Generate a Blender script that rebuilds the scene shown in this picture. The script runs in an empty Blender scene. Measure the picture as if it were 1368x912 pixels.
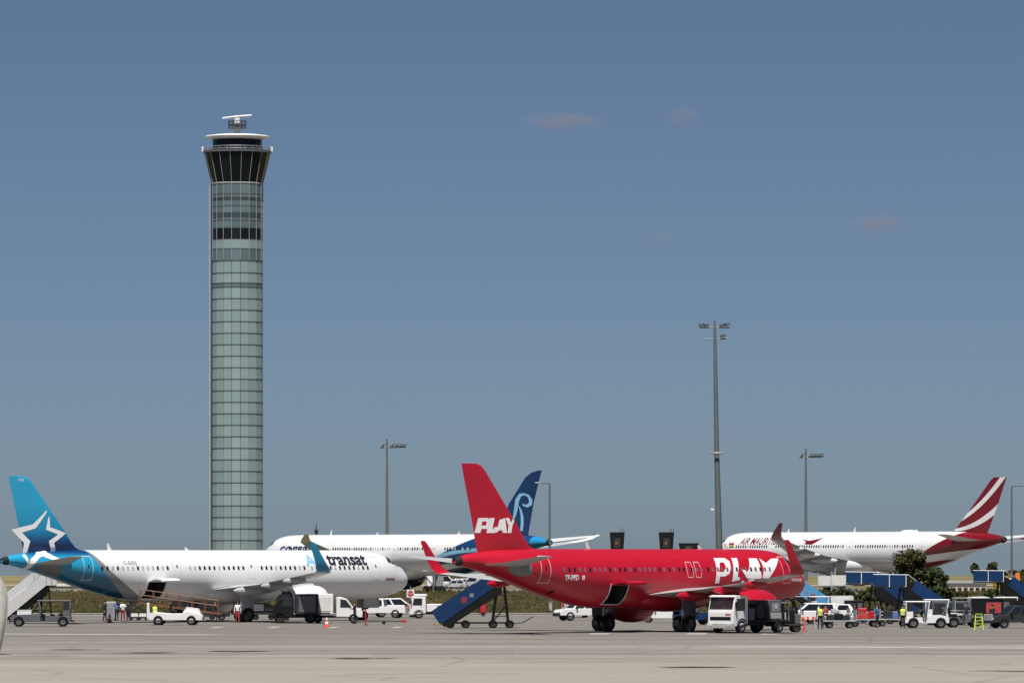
import bpy, bmesh, math, random
import numpy as np
from mathutils import Vector, Matrix
from mathutils.geometry import tessellate_polygon
random.seed(7)
R = math.radians
scene = bpy.context.scene
COL = scene.collection

# ------------------------------------------------------------------ camera
FPX, EYE, HOR = 7812.0, 5.3, 744.0          # focal length in photo pixels, eye height, horizon row
cam_data = bpy.data.cameras.new('camera')
cam_data.sensor_width = 36.0
cam_data.lens = FPX * 36.0 / 1368.0
cam_data.shift_y = (HOR - 456.0) / 1368.0
cam_data.clip_start = 1.0
cam_data.clip_end = 60000.0
cam = bpy.data.objects.new('camera', cam_data)
COL.objects.link(cam)
cam.location = (0, 0, EYE)
cam.rotation_euler = (R(90), 0, 0)
scene.camera = cam

# ------------------------------------------------------------------ sky and sun
SUN_FROM = Vector((-0.03, -0.44, 0.90)).normalized()
world = bpy.data.worlds.new('World')
scene.world = world
world.use_nodes = True
wn = world.node_tree
bg = wn.nodes['Background']
sky = wn.nodes.new('ShaderNodeTexSky')
sky.sky_type = 'NISHITA'
sky.sun_disc = False
sky.sun_elevation = math.asin(SUN_FROM.z)
sky.sun_rotation = math.atan2(SUN_FROM.x, SUN_FROM.y)
sky.altitude = 0
sky.air_density = 0.42
sky.dust_density = 0.42
sky.ozone_density = 3.4
wn.links.new(sky.outputs[0], bg.inputs[0])
bg.inputs[1].default_value = 0.05
sun_data = bpy.data.lights.new('sun', 'SUN')
sun_data.energy = 5.0
sun_data.angle = R(0.53)
sun_data.color = (1.0, 0.955, 0.89)
sun = bpy.data.objects.new('sun', sun_data)
COL.objects.link(sun)
sun.rotation_euler = SUN_FROM.to_track_quat('Z', 'Y').to_euler()
vs = scene.view_settings
vs.view_transform = 'Standard'
vs.look = 'None'
vs.gamma = 1.0
vs.use_curve_mapping = False
vs.exposure = 0.16
scene.cycles.max_bounces = 6
scene.cycles.volume_bounces = 0
scene.cycles.transparent_max_bounces = 12

# ------------------------------------------------------------------ helpers
def GX(px, d):
    return (px - 684.0) * d / FPX
def GZ(py, d):
    return EYE + (HOR - py) * d / FPX
def DY(py):                                   # distance of the flat ground seen on photo row py
    return EYE * FPX / (py - HOR)

class Nodes:
    def __init__(self, name):
        self.m = bpy.data.materials.new(name)
        self.m.use_nodes = True
        self.t = self.m.node_tree
        self.b = self.t.nodes['Principled BSDF']
    def new(self, kind):
        return self.t.nodes.new(kind)
    def put(self, sock, v):
        if isinstance(v, (int, float)):
            sock.default_value = v
        elif isinstance(v, (tuple, list)):
            sock.default_value = (*v, 1.0) if len(v) == 3 and len(sock.default_value) == 4 else v
        else:
            self.t.links.new(v, sock)
    def math(self, op, a, b=0.0, c=None):
        n = self.new('ShaderNodeMath'); n.operation = op
        self.put(n.inputs[0], a); self.put(n.inputs[1], b)
        if c is not None: self.put(n.inputs[2], c)
        return n.outputs[0]
    def mix(self, f, a, b, mode='MIX'):
        n = self.new('ShaderNodeMix'); n.data_type = 'RGBA'; n.blend_type = mode
        self.put(n.inputs['Factor'], f); self.put(n.inputs[6], a); self.put(n.inputs[7], b)
        return n.outputs[2]
    def step(self, x, a, b):
        n = self.new('ShaderNodeMapRange'); n.interpolation_type = 'SMOOTHSTEP'
        self.put(n.inputs[0], x); n.inputs[1].default_value = a; n.inputs[2].default_value = b
        return n.outputs[0]
    def coord(self, kind='Object'):
        return self.new('ShaderNodeTexCoord').outputs[kind]
    def xyz(self, v):
        n = self.new('ShaderNodeSeparateXYZ'); self.t.links.new(v, n.inputs[0]); return n.outputs
    def scale(self, v, s):
        n = self.new('ShaderNodeMapping'); self.t.links.new(v, n.inputs[0]); n.inputs['Scale'].default_value = s
        return n.outputs[0]
    def noise(self, v, s, detail=3.0, rough=0.55):
        n = self.new('ShaderNodeTexNoise'); self.t.links.new(v, n.inputs['Vector'])
        n.inputs['Scale'].default_value = s; n.inputs['Detail'].default_value = detail
        n.inputs['Roughness'].default_value = rough
        return n.outputs['Fac']
    def ramp(self, x, stops):
        n = self.new('ShaderNodeValToRGB'); self.put(n.inputs[0], x)
        e = n.color_ramp.elements
        while len(e) < len(stops): e.new(0.5)
        for k, (p, c) in zip(e, stops):
            k.position = p; k.color = (*c, 1.0)
        return n.outputs[0]
    def out(self, col, rough=0.5, metal=0.0, spec=0.5, bump=None, bs=0.3, bd=0.02, coat=0.0):
        self.put(self.b.inputs['Base Color'], col)
        self.put(self.b.inputs['Roughness'], rough)
        self.b.inputs['Metallic'].default_value = metal
        self.b.inputs['Specular IOR Level'].default_value = spec
        self.b.inputs['Coat Weight'].default_value = coat
        if bump is not None:
            n = self.new('ShaderNodeBump'); n.inputs['Strength'].default_value = bs; n.inputs['Distance'].default_value = bd
            self.t.links.new(bump, n.inputs['Height']); self.t.links.new(n.outputs[0], self.b.inputs['Normal'])
        return self.m

_mc = {}
def mat(name, col, rough=0.5, metal=0.0, var=0.12, scale=1.5, spec=0.5, coat=0.0, dirt=0.0):
    """painted or plain surface: base colour with soft uneven fading, and optional road dirt"""
    if name in _mc: return _mc[name]
    n = Nodes(name)
    c = n.coord()
    f = n.noise(c, scale, 4.0)
    g = n.noise(c, scale * 9, 2.0)
    f = n.math('ADD', n.math('MULTIPLY', f, 0.7), n.math('MULTIPLY', g, 0.3))
    a = tuple(v * (1 - var) for v in col); b = tuple(min(1, v * (1 + var)) for v in col)
    colr = n.mix(n.step(f, 0.3, 0.7), a, b)
    if dirt:
        d = n.step(n.noise(c, scale * 3, 5.0), 0.5, 0.75)
        colr = n.mix(n.math('MULTIPLY', d, dirt), colr, (0.09, 0.08, 0.07))
    r = n.math('ADD', rough - 0.06, n.math('MULTIPLY', g, 0.12))
    _mc[name] = n.out(colr, r, metal, spec, coat=coat)
    return _mc[name]

M = {}
M['white'] = mat('white_paint', (0.78, 0.785, 0.79), 0.38, var=0.03, dirt=0.10)
M['dwhite'] = mat('worn_white_paint', (0.72, 0.72, 0.70), 0.5, var=0.08, dirt=0.28)
M['grey'] = mat('grey_paint', (0.105, 0.112, 0.128), 0.5, var=0.1, dirt=0.3)
M['lgrey'] = mat('light_grey_paint', (0.42, 0.43, 0.44), 0.5, var=0.1, dirt=0.25)
M['dgrey'] = mat('dark_grey_paint', (0.030, 0.032, 0.035), 0.6, var=0.2, spec=0.25)
M['black'] = mat('black_paint', (0.009, 0.0095, 0.011), 0.55, var=0.2, spec=0.2)
M['rubber'] = mat('tyre_rubber', (0.012, 0.012, 0.0125), 0.9, var=0.3, spec=0.2)
M['steel'] = mat('galvanised_steel', (0.33, 0.35, 0.36), 0.45, metal=0.3, var=0.15)
M['glass'] = mat('dark_tinted_glass', (0.012, 0.016, 0.02), 0.08, var=0.1, spec=0.7)
M['blue'] = mat('stair_blue_paint', (0.006, 0.036, 0.120), 0.5, var=0.12, dirt=0.1, spec=0.25)
M['sblue'] = mat('deep_stair_blue_paint', (0.006, 0.032, 0.105), 0.55, var=0.15, dirt=0.1, spec=0.25)
M['lblue'] = mat('light_stair_blue_paint', (0.09, 0.30, 0.56), 0.45, var=0.1, dirt=0.1)
M['red'] = mat('red_paint', (0.50, 0.02, 0.03), 0.45, var=0.1, dirt=0.1)
M['orange'] = mat('rusty_orange_paint', (0.17, 0.07, 0.025), 0.6, var=0.25, dirt=0.3)
M['yellow'] = mat('yellow_paint', (0.34, 0.23, 0.03), 0.5, var=0.15, dirt=0.2)
M['lime'] = mat('lime_fibreglass', (0.55, 0.72, 0.05), 0.5, var=0.08)
M['vest'] = mat('hi_vis_fabric', (0.66, 0.85, 0.08), 0.8, var=0.06)
M['ovest'] = mat('orange_hi_vis_fabric', (0.85, 0.20, 0.03), 0.8, var=0.06)
M['skin'] = mat('skin', (0.42, 0.25, 0.18), 0.6, var=0.08)
M['navy'] = mat('navy_cloth', (0.015, 0.018, 0.035), 0.85, var=0.2)
M['hair'] = mat('dark_hair', (0.02, 0.015, 0.012), 0.7, var=0.2)
M['shirt'] = mat('white_cloth', (0.72, 0.72, 0.72), 0.85, var=0.05)
M['rshirt'] = mat('red_cloth', (0.4, 0.05, 0.05), 0.85, var=0.1)
M['bshirt'] = mat('blue_cloth', (0.07, 0.14, 0.36), 0.85, var=0.1)
M['pinkcone'] = mat('faded_cone_plastic', (0.75, 0.10, 0.07), 0.6, var=0.1)
M['lamp'] = mat('lamp_glass', (0.55, 0.55, 0.5), 0.2, var=0.05)
M['tail_light'] = mat('red_lamp_plastic', (0.45, 0.01, 0.01), 0.25, var=0.05)

class MB:
    """collects shapes; build() links them as one mesh object"""
    def __init__(s): s.v = []; s.f = []; s.mi = []
    def add(s, vs, fs, m=0):
        o = len(s.v); s.v += [tuple(p) for p in vs]
        s.f += [[i + o for i in f] for f in fs]; s.mi += [m] * len(fs)
        return s
    def box(s, x0, x1, y0, y1, z0, z1, m=0, c=0.0):
        if c <= 0:
            vs = [(x, y, z) for z in (z0, z1) for y in (y0, y1) for x in (x0, x1)]
            return s.add(vs, [(0, 2, 3, 1), (4, 5, 7, 6), (0, 1, 5, 4), (2, 6, 7, 3), (0, 4, 6, 2), (1, 3, 7, 5)], m)
        c = min(c, (x1 - x0) * .45, (y1 - y0) * .45, (z1 - z0) * .45)
        bm = bmesh.new()
        for x in (x0, x1):
            for y in (y0, y1):
                for z in (z0, z1):
                    sx = c if x == x0 else -c; sy = c if y == y0 else -c; sz = c if z == z0 else -c
                    for p in ((x, y + sy, z + sz), (x + sx, y, z + sz), (x + sx, y + sy, z)): bm.verts.new(p)
        r = bmesh.ops.convex_hull(bm, input=bm.verts[:])
        bm.verts.index_update()
        vs = [v.co[:] for v in bm.verts]; fs = [[v.index for v in f.verts] for f in bm.faces]
        bm.free()
        return s.add(vs, fs, m)
    def tube(s, pts, r, n=8, m=0, caps=True):
        pts = [Vector(p) for p in pts]; rs = r if isinstance(r, (list, tuple)) else [r] * len(pts)
        rings = []
        for i, p in enumerate(pts):
            d = (pts[min(i + 1, len(pts) - 1)] - pts[max(i - 1, 0)]).normalized()
            up = Vector((0, 0, 1)) if abs(d.z) < 0.9 else Vector((1, 0, 0))
            a = d.cross(up).normalized(); b = d.cross(a)
            rings.append([p + a * rs[i] * math.cos(2 * math.pi * k / n) + b * rs[i] * math.sin(2 * math.pi * k / n) for k in range(n)])
        return s.loft(rings, m, caps)
    def loft(s, rings, m=0, caps=True, closed=True, skip=None):
        n = len(rings[0]); vs = [p for r in rings for p in r]; fs = []
        for i in range(len(rings) - 1):
            for k in range(n if closed else n - 1):
                if skip and skip(i, k): continue
                fs.append((i * n + k, i * n + (k + 1) % n, (i + 1) * n + (k + 1) % n, (i + 1) * n + k))
        if caps:
            fs.append(list(range(n))[::-1]); fs.append([(len(rings) - 1) * n + k for k in range(n)])
        return s.add(vs, fs, m)
    def prism(s, poly, axis, a, b, m=0, ta=0.0):
        """poly in the two other axes, extruded along axis from a to b"""
        def P(u, v, w): return {'x': (w, u, v), 'y': (u, w, v), 'z': (u, v, w)}[axis]
        n = len(poly); vs = [P(u, v, a) for u, v in poly] + [P(u, v, b) for u, v in poly]
        tr = tessellate_polygon([[Vector((u, v, 0)) for u, v in poly]])
        fs = [tuple(t) for t in tr] + [tuple(i + n for i in t[::-1]) for t in tr]
        fs += [(k, (k + 1) % n, (k + 1) % n + n, k + n) for k in range(n)]
        return s.add(vs, fs, m)
    def disc(s, c, axis, r, n=16, m=0):
        return s
    def mesh(s, name, mats, smooth=None):
        me = bpy.data.meshes.new(name)
        me.from_pydata(s.v, [], s.f)
        for mm in (mats if isinstance(mats, (list, tuple)) else [mats]): me.materials.append(mm)
        if any(s.mi): me.polygons.foreach_set('material_index', s.mi)
        bm = bmesh.new(); bm.from_mesh(me); bmesh.ops.recalc_face_normals(bm, faces=bm.faces); bm.to_mesh(me); bm.free()
        if smooth is not None:
            me.polygons.foreach_set('use_smooth', [True] * len(me.polygons))
            me.set_sharp_from_angle(angle=R(smooth))
        me.update()
        return me
    def build(s, name, mats, parent=None, smooth=None, loc=None, label=None):
        return obj(name, s.mesh(name, mats, smooth), parent, loc, label)

def obj(name, me, parent=None, loc=None, label=None):
    o = bpy.data.objects.new(name, me); COL.objects.link(o)
    if parent is not None: o.parent = parent
    if loc is not None: o.location = loc
    if label: o['label'] = label
    return o
def tag(o, label, cat, group=None, kind=None):
    if label: o['label'] = label
    if cat: o['category'] = cat
    if group: o['group'] = group
    if kind: o['kind'] = kind
    return o
def thing(name, label, cat, loc=(0, 0, 0), rotz=0.0, group=None):
    o = bpy.data.objects.new(name, None); COL.objects.link(o)
    o.empty_display_size = 0.3
    o.location = loc; o.rotation_euler = (0, 0, rotz)
    return tag(o, label, cat, group)
def bx(name, x0, x1, y0, y1, z0, z1, m, parent, c=0.0, smooth=None):
    return MB().box(x0, x1, y0, y1, z0, z1, 0, c).build(name, m, parent, smooth)
def dup(root, loc=None, rotz=None, label=None):
    r = root.copy(); COL.objects.link(r)
    if loc is not None: r.location = loc
    if rotz is not None: r.rotation_euler = (0, 0, rotz)
    if label: r['label'] = label
    for ch in [c for c in bpy.data.objects if c.parent == root]:
        c = ch.copy(); COL.objects.link(c); c.parent = r
        for g in [g for g in bpy.data.objects if g.parent == ch]:
            d = g.copy(); COL.objects.link(d); d.parent = c
    return r

_wheel = {}
def wheel(parent, x, y, r=0.38, w=0.24, name='wheel', rim=None, z=None):
    key = (round(r, 2), round(w, 2), rim)
    if key not in _wheel:
        prof = [(0.55 * r, w * .42), (0.60 * r, w * .5), (0.93 * r, w * .5), (r, w * .36), (r, -w * .36), (.93 * r, -w * .5), (.60 * r, -w * .5), (.55 * r, -w * .42)]
        n = 20
        rings = [[(q * math.cos(2 * math.pi * k / n), yy, q * math.sin(2 * math.pi * k / n)) for k in range(n)] for q, yy in prof]
        t = MB().loft(rings, caps=False).mesh('tyre', M['rubber'], 40)
        prof = [(0.02 * r, w * .34), (.18 * r, w * .36), (.2 * r, w * .24), (.5 * r, w * .30), (.56 * r, w * .44), (.56 * r, -w * .44), (.5 * r, -w * .30), (.2 * r, -w * .24), (.18 * r, -w * .36), (.02 * r, -w * .34)]
        rings = [[(q * math.cos(2 * math.pi * k / n), yy, q * math.sin(2 * math.pi * k / n)) for k in range(n)] for q, yy in prof]
        h = MB().loft(rings).mesh('rim', M[rim or 'grey'], 40)
        _wheel[key] = (t, h)
    t, h = _wheel[key]
    a = obj(name, t, parent, (x, y, r if z is None else z))
    obj('rim', h, a)
    return a
# ------------------------------------------------------------------ ground
def ground_z(x, y):
    """apron level at 0, a low grass rise behind the apron edge, far fields falling away"""
    z = 0.0
    if y > 545:
        z += 0.9 * max(0.0, min(1.0, (y - 545) / 60)) * max(0.0, min(1.0, (780 - y) / 40))
    if y > 1700:
        z -= (y - 1700) * 0.02
    return z
def ground_sheet(name, ys, xs, m, dz=0.0, shape=ground_z):
    vs = [(x, y, shape(x, y) + dz) for y in ys for x in xs]
    n = len(xs)
    fs = [(j * n + i, j * n + i + 1, (j + 1) * n + i + 1, (j + 1) * n + i) for j in range(len(ys) - 1) for i in range(n - 1)]
    o = MB().add(vs, fs).build(name, m, None, 60)
    o['kind'] = 'structure'
    return o

# grass ground and far fields: one sheet to the horizon
n = Nodes('dry_grass_and_fields'); c = n.coord(); p = n.xyz(c)
f1 = n.noise(n.scale(c, (0.02, 0.035, 1)), 1.0, 6.0, 0.65)
f2 = n.noise(n.scale(c, (0.25, 0.12, 1)), 1.0, 5.0, 0.6)
f3 = n.noise(n.scale(c, (0.004, 0.012, 1)), 1.0, 3.0)
green = n.mix(n.step(f2, 0.3, 0.7), (0.034, 0.042, 0.013), (0.075, 0.078, 0.027))
gold = n.mix(n.step(f2, 0.3, 0.7), (0.092, 0.074, 0.034), (0.15, 0.122, 0.060))
g = n.mix(n.step(f1, 0.36, 0.56), green, gold)
far = n.mix(n.step(f3, 0.42, 0.58), (0.235, 0.19, 0.10), (0.16, 0.145, 0.065))
g = n.mix(n.step(p[1], 950, 1050), g, far)
m_grass = n.out(g, 0.95, spec=0.15, bump=n.noise(c, 3.0, 4.0), bs=0.6, bd=0.15)
ys = [-300, 60, 200, 400, 520, 532, 545, 560, 580, 605, 640, 700, 740, 760, 780, 800, 900, 1000, 1200, 1500, 1700, 1760, 1900, 2300, 3500, 6000, 12000, 30000]
xs = [-9000, -3000, -900, -400, -200, -100, -60, -30, 0, 30, 60, 100, 200, 400, 900, 3000, 9000]
ground_sheet('ground', ys, xs, m_grass, -0.06)

# concrete apron: large slabs with joints, stains and tyre film
n = Nodes('apron_concrete'); c = n.coord(); p = n.xyz(c)
big = n.noise(n.scale(c, (0.012, 0.05, 1)), 1.0, 5.0, 0.6)
mid = n.noise(n.scale(c, (0.08, 0.35, 1)), 1.0, 5.0, 0.62)
fine = n.noise(c, 2.5, 4.0, 0.7)
bands = n.noise(n.scale(c, (0.006, 0.11, 1)), 1.0, 5.0, 0.62)
base = n.mix(n.step(bands, 0.38, 0.62), (0.194, 0.176, 0.156), (0.290, 0.268, 0.241))
base = n.mix(n.math('MULTIPLY', n.step(big, 0.5, 0.72), 0.45), base, (0.36, 0.338, 0.312))
base = n.mix(n.math('MULTIPLY', n.step(mid, 0.52, 0.70), 0.6), base, (0.165, 0.149, 0.132))
base = n.mix(n.math('MULTIPLY', n.step(fine, 0.4, 0.7), 0.25), base, (0.25, 0.23, 0.205))
# each slab weathers a little differently
br = n.new('ShaderNodeTexBrick'); n.t.links.new(n.scale(c, (1 / 7.5, 1 / 7.5, 1)), br.inputs['Vector'])
br.offset = 0.0; br.inputs['Color1'].default_value = (0.88, 0.88, 0.88, 1); br.inputs['Color2'].default_value = (1.06, 1.06, 1.06, 1)
br.inputs['Mortar'].default_value = (0.86, 0.85, 0.84, 1); br.inputs['Mortar Size'].default_value = 0.008
br.inputs['Scale'].default_value = 1.0; br.inputs['Brick Width'].default_value = 1.0; br.inputs['Row Height'].default_value = 1.0
base = n.mix(0.6, base, br.outputs[0], 'MULTIPLY')
# old pale concrete nearer the camera, with a ragged border; hairline cracks
edge = n.math('ADD', p[1], n.math('MULTIPLY', n.math('SUBTRACT', n.noise(n.scale(c, (0.02, 0.03, 1)), 1.0, 4.0), 0.5), 60.0))
base = n.mix(n.math('MULTIPLY', n.math('SUBTRACT', 1.0, n.step(edge, 292, 312)), 0.62), base, (0.342, 0.316, 0.281))
vor = n.new('ShaderNodeTexVoronoi'); vor.feature = 'DISTANCE_TO_EDGE'; n.t.links.new(n.scale(c, (0.07, 0.06, 1)), vor.inputs['Vector']); vor.inputs['Scale'].default_value = 1.0
base = n.mix(n.math('MULTIPLY', n.math('SUBTRACT', 1.0, n.step(vor.outputs['Distance'], 0.004, 0.022)), 0.26), base, (0.10, 0.092, 0.080))
# old tar and oil stains lying in streaks, and a worn traffic lane nearer the stands
wob = n.math('MULTIPLY', n.math('SUBTRACT', n.noise(n.scale(c, (0.5, 0.22, 1)), 1.0, 4.0, 0.65), 0.5), 3.2)
st = 0.0
for px, py, hw, hd, k_ in ((485, 879, 46, 3.2, 1.15), (930, 891, 66, 2.6, 1.15), (100, 867.5, 48, 3.2, 1.1), (190, 871.5, 44, 3.2, 1.15), (315, 869.5, 56, 3.0, 1.1), (1350, 896, 60, 2.2, .9), (730, 884, 120, 1.2, .35), (60, 876, 60, 3.0, .4), (1140, 884, 90, 1.0, .3), (620, 868, 90, 1.6, .25)):
    dd = DY(py); x0 = GX(px, dd)
    ex = n.math('DIVIDE', n.math('SUBTRACT', p[0], x0), hw * dd / FPX); ey = n.math('DIVIDE', n.math('SUBTRACT', p[1], dd), hd)
    r2 = n.math('ADD', n.math('ADD', n.math('MULTIPLY', ex, ex), n.math('MULTIPLY', ey, ey)), wob)
    st = n.math('MAXIMUM', st, n.math('MULTIPLY', n.math('SUBTRACT', 1.0, n.step(r2, 0.15, 1.1)), k_))
base = n.mix(n.math('MULTIPLY', st, 0.85), base, (0.030, 0.030, 0.018))
stand = n.math('MULTIPLY', n.step(p[1], 345, 400), 0.72)
base = n.mix(stand, base, (0.165, 0.154, 0.141))
m_apron = n.out(base, 0.88, spec=0.25, bump=fine, bs=0.2, bd=0.02)
ground_sheet('apron', [-200, 120, 240, 300, 360, 420, 480, 529], [-700, -300, -150, -80, -40, 0, 40, 80, 150, 300, 700], m_apron, 0.0, lambda x, y: 0.0)
# asphalt service road between the apron and the grass
m_asph = mat('asphalt', (0.060, 0.058, 0.056), 0.9, var=0.2, scale=0.15)
k = ground_sheet('service_road', [529.0, 545.0], [-700, -200, -60, 0, 60, 200, 700], m_asph, -0.004, lambda x, y: 0.0)
m_kerb = mat('concrete_kerb', (0.30, 0.285, 0.26), 0.9, var=0.15)
k = MB().box(-700, 700, 545.0, 545.35, -0.2, 0.12, c=0.02).build('kerb', m_kerb); k['kind'] = 'structure'
k = MB().box(-700, 700, 528.7, 529.0, -0.2, 0.10, c=0.02).build('kerb', m_kerb); k['kind'] = 'structure'
# the far apron where the two wide-body jets stand
ground_sheet('far_apron', [786, 850, 930, 990], [-500, -100, 0, 100, 500], m_apron, 0.0, lambda x, y: 0.0)
m_track = mat('pale_gravel_road', (0.34, 0.30, 0.24), 0.95, var=0.15, scale=0.2)
ground_sheet('far_road', [1090, 1135], [-600, -100, 0, 100, 600], m_track, 0.0, lambda x, y: 0.0)

# painted markings, worn
n = Nodes('worn_marking_paint'); c = n.coord()
n.out(n.mix(n.step(n.noise(n.scale(c, (0.5, 1.5, 1)), 2.0, 5.0), 0.44, 0.62), (0.46, 0.44, 0.41), (0.31, 0.285, 0.255)), 0.8)
m_mark = n.m
n = Nodes('worn_yellow_marking'); c = n.coord()
n.out(n.mix(n.step(n.noise(n.scale(c, (0.5, 1.5, 1)), 2.0, 5.0), 0.38, 0.6), (0.48, 0.37, 0.12), (0.33, 0.30, 0.25)), 0.8)
m_markY = n.m
def marking(pts, m=m_mark, z=0.004, name='painted_marking'):
    o = MB().add([(x, y, z) for x, y in pts], [list(range(len(pts)))]).build(name, m)
    o['kind'] = 'structure'
    return o
def line_px(x0, y0, x1, y1, w, m=m_mark):
    d0, d1 = DY(y0), DY(y1)
    a, b = Vector((GX(x0, d0), d0)), Vector((GX(x1, d1), d1))
    t = (b - a).normalized(); q = Vector((-t.y, t.x)) * w / 2
    return marking([a - q, b - q, b + q, a + q], m)
for x in (289, 365, 444, 529):                # pale dashes at the head of the left stand
    d = DY(837.5)
    marking([(GX(x - 7, d), d - 4), (GX(x + 4, d), d - 4), (GX(x + 9, d), d + 4), (GX(x - 2, d), d + 4)])
for x in (800, 930, 1030):
    d = DY(846.0)
    marking([(GX(x - 16, d), d - 3), (GX(x + 10, d), d - 3), (GX(x + 17, d), d + 3), (GX(x - 9, d), d + 3)])
line_px(-60, 846, 290, 847.5, 3.4)
line_px(290, 847.6, 730, 850.2, 1.1)
line_px(960, 863.5, 1480, 865.5, 3.0)
line_px(560, 841.5, 900, 841.0, 1.0)

# ------------------------------------------------------------------ clouds: thin real volumes far off
def cloud(px, py, w, h, d, dens, label):
    n = Nodes('thin_cloud'); t = n.t; t.nodes.remove(n.b)
    pv = n.new('ShaderNodeVolumePrincipled')
    c = n.coord()
    ln = n.new('ShaderNodeVectorMath'); ln.operation = 'LENGTH'; t.links.new(c, ln.inputs[0])
    fall = n.math('SUBTRACT', 1.0, n.step(ln.outputs['Value'], 0.15, 1.0))
    nz = n.step(n.noise(n.scale(c, (1.6, 1.2, 1.0)), 1.9, 5.0, 0.6), 0.34, 0.66)
    t.links.new(n.math('MULTIPLY', n.math('MULTIPLY', fall, nz), dens), pv.inputs['Density'])
    pv.inputs['Color'].default_value = (0.56, 0.54, 0.62, 1)
    t.links.new(pv.outputs[0], t.nodes['Material Output'].inputs['Volume'])
    bm = bmesh.new(); bmesh.ops.create_icosphere(bm, subdivisions=3, radius=1.0)
    me = bpy.data.meshes.new('cloud'); bm.to_mesh(me); bm.free(); me.materials.append(n.m)
    o = obj('cloud', me, None, (GX(px, d), d, GZ(py, d)))
    o.scale = (w * d / FPX / 2, w * d / FPX / 2.4, h * d / FPX / 2)
    return tag(o, label, 'cloud')
cloud(752, 162, 140, 34, 9000, 0.019, 'long thin grey wisp of cloud nearest the control tower')
cloud(912, 156, 62, 46, 9000, 0.024, 'small round greyish puff of cloud above the tall floodlight mast')
cloud(1172, 299, 100, 36, 9500, 0.019, 'flat pinkish wisp of cloud at right, lowest of the wide clouds')
cloud(881, 319, 46, 24, 9500, 0.022, 'tiny faint smudge of cloud left of the tall mast')
# ------------------------------------------------------------------ aircraft
def pchip(xs, ys):
    xs = np.array(xs, float); ys = np.array(ys, float)
    h = np.diff(xs); d = np.diff(ys) / h
    m = np.zeros(len(xs)); m[0] = d[0]; m[-1] = d[-1]
    for i in range(1, len(xs) - 1):
        if d[i - 1] * d[i] > 0:
            w1 = 2 * h[i] + h[i - 1]; w2 = h[i] + 2 * h[i - 1]
            m[i] = (w1 + w2) / (w1 / d[i - 1] + w2 / d[i])
    def f(x):
        x = min(max(x, xs[0]), xs[-1])
        i = min(max(int(np.searchsorted(xs, x)) - 1, 0), len(xs) - 2)
        t = (x - xs[i]) / h[i]
        return ((1 + 2 * t) * (1 - t) ** 2 * ys[i] + t * (1 - t) ** 2 * h[i] * m[i]
                + t * t * (3 - 2 * t) * ys[i + 1] + t * t * (t - 1) * h[i] * m[i + 1])
    return f
def foil(u):
    u = min(max(u, 0.0), 1.0)
    return 5 * (0.2969 * math.sqrt(u) - 0.126 * u - 0.3516 * u * u + 0.2843 * u ** 3 - 0.1036 * u ** 4)
US = [1.0, 0.9, 0.75, 0.6, 0.45, 0.3, 0.18, 0.09, 0.03, 0.0]

NOSE = [(0, -.45, -.45, 0.0), (.06, -.20, -.68, .26), (.2, .02, -.88, .48), (.5, .30, -1.13, .79), (1.0, .58, -1.40, 1.10), (1.6, .88, -1.61, 1.36),
        (2.2, 1.24, -1.76, 1.55), (2.9, 1.66, -1.88, 1.73), (3.7, 1.90, -1.97, 1.86), (5.2, 2.04, -2.05, 1.95), (7, 2.07, -2.07, 1.975)]
TAIL = [(14.5, 2.07, -2.07, 1.975), (12.5, 2.07, -1.92, 1.96), (10.5, 2.07, -1.55, 1.90), (8, 2.06, -.97, 1.72), (5.5, 2.02, -.28, 1.40),
        (3, 1.90, .38, .95), (1.2, 1.70, .78, .55), (0, 1.42, 1.00, .20)]

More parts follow.
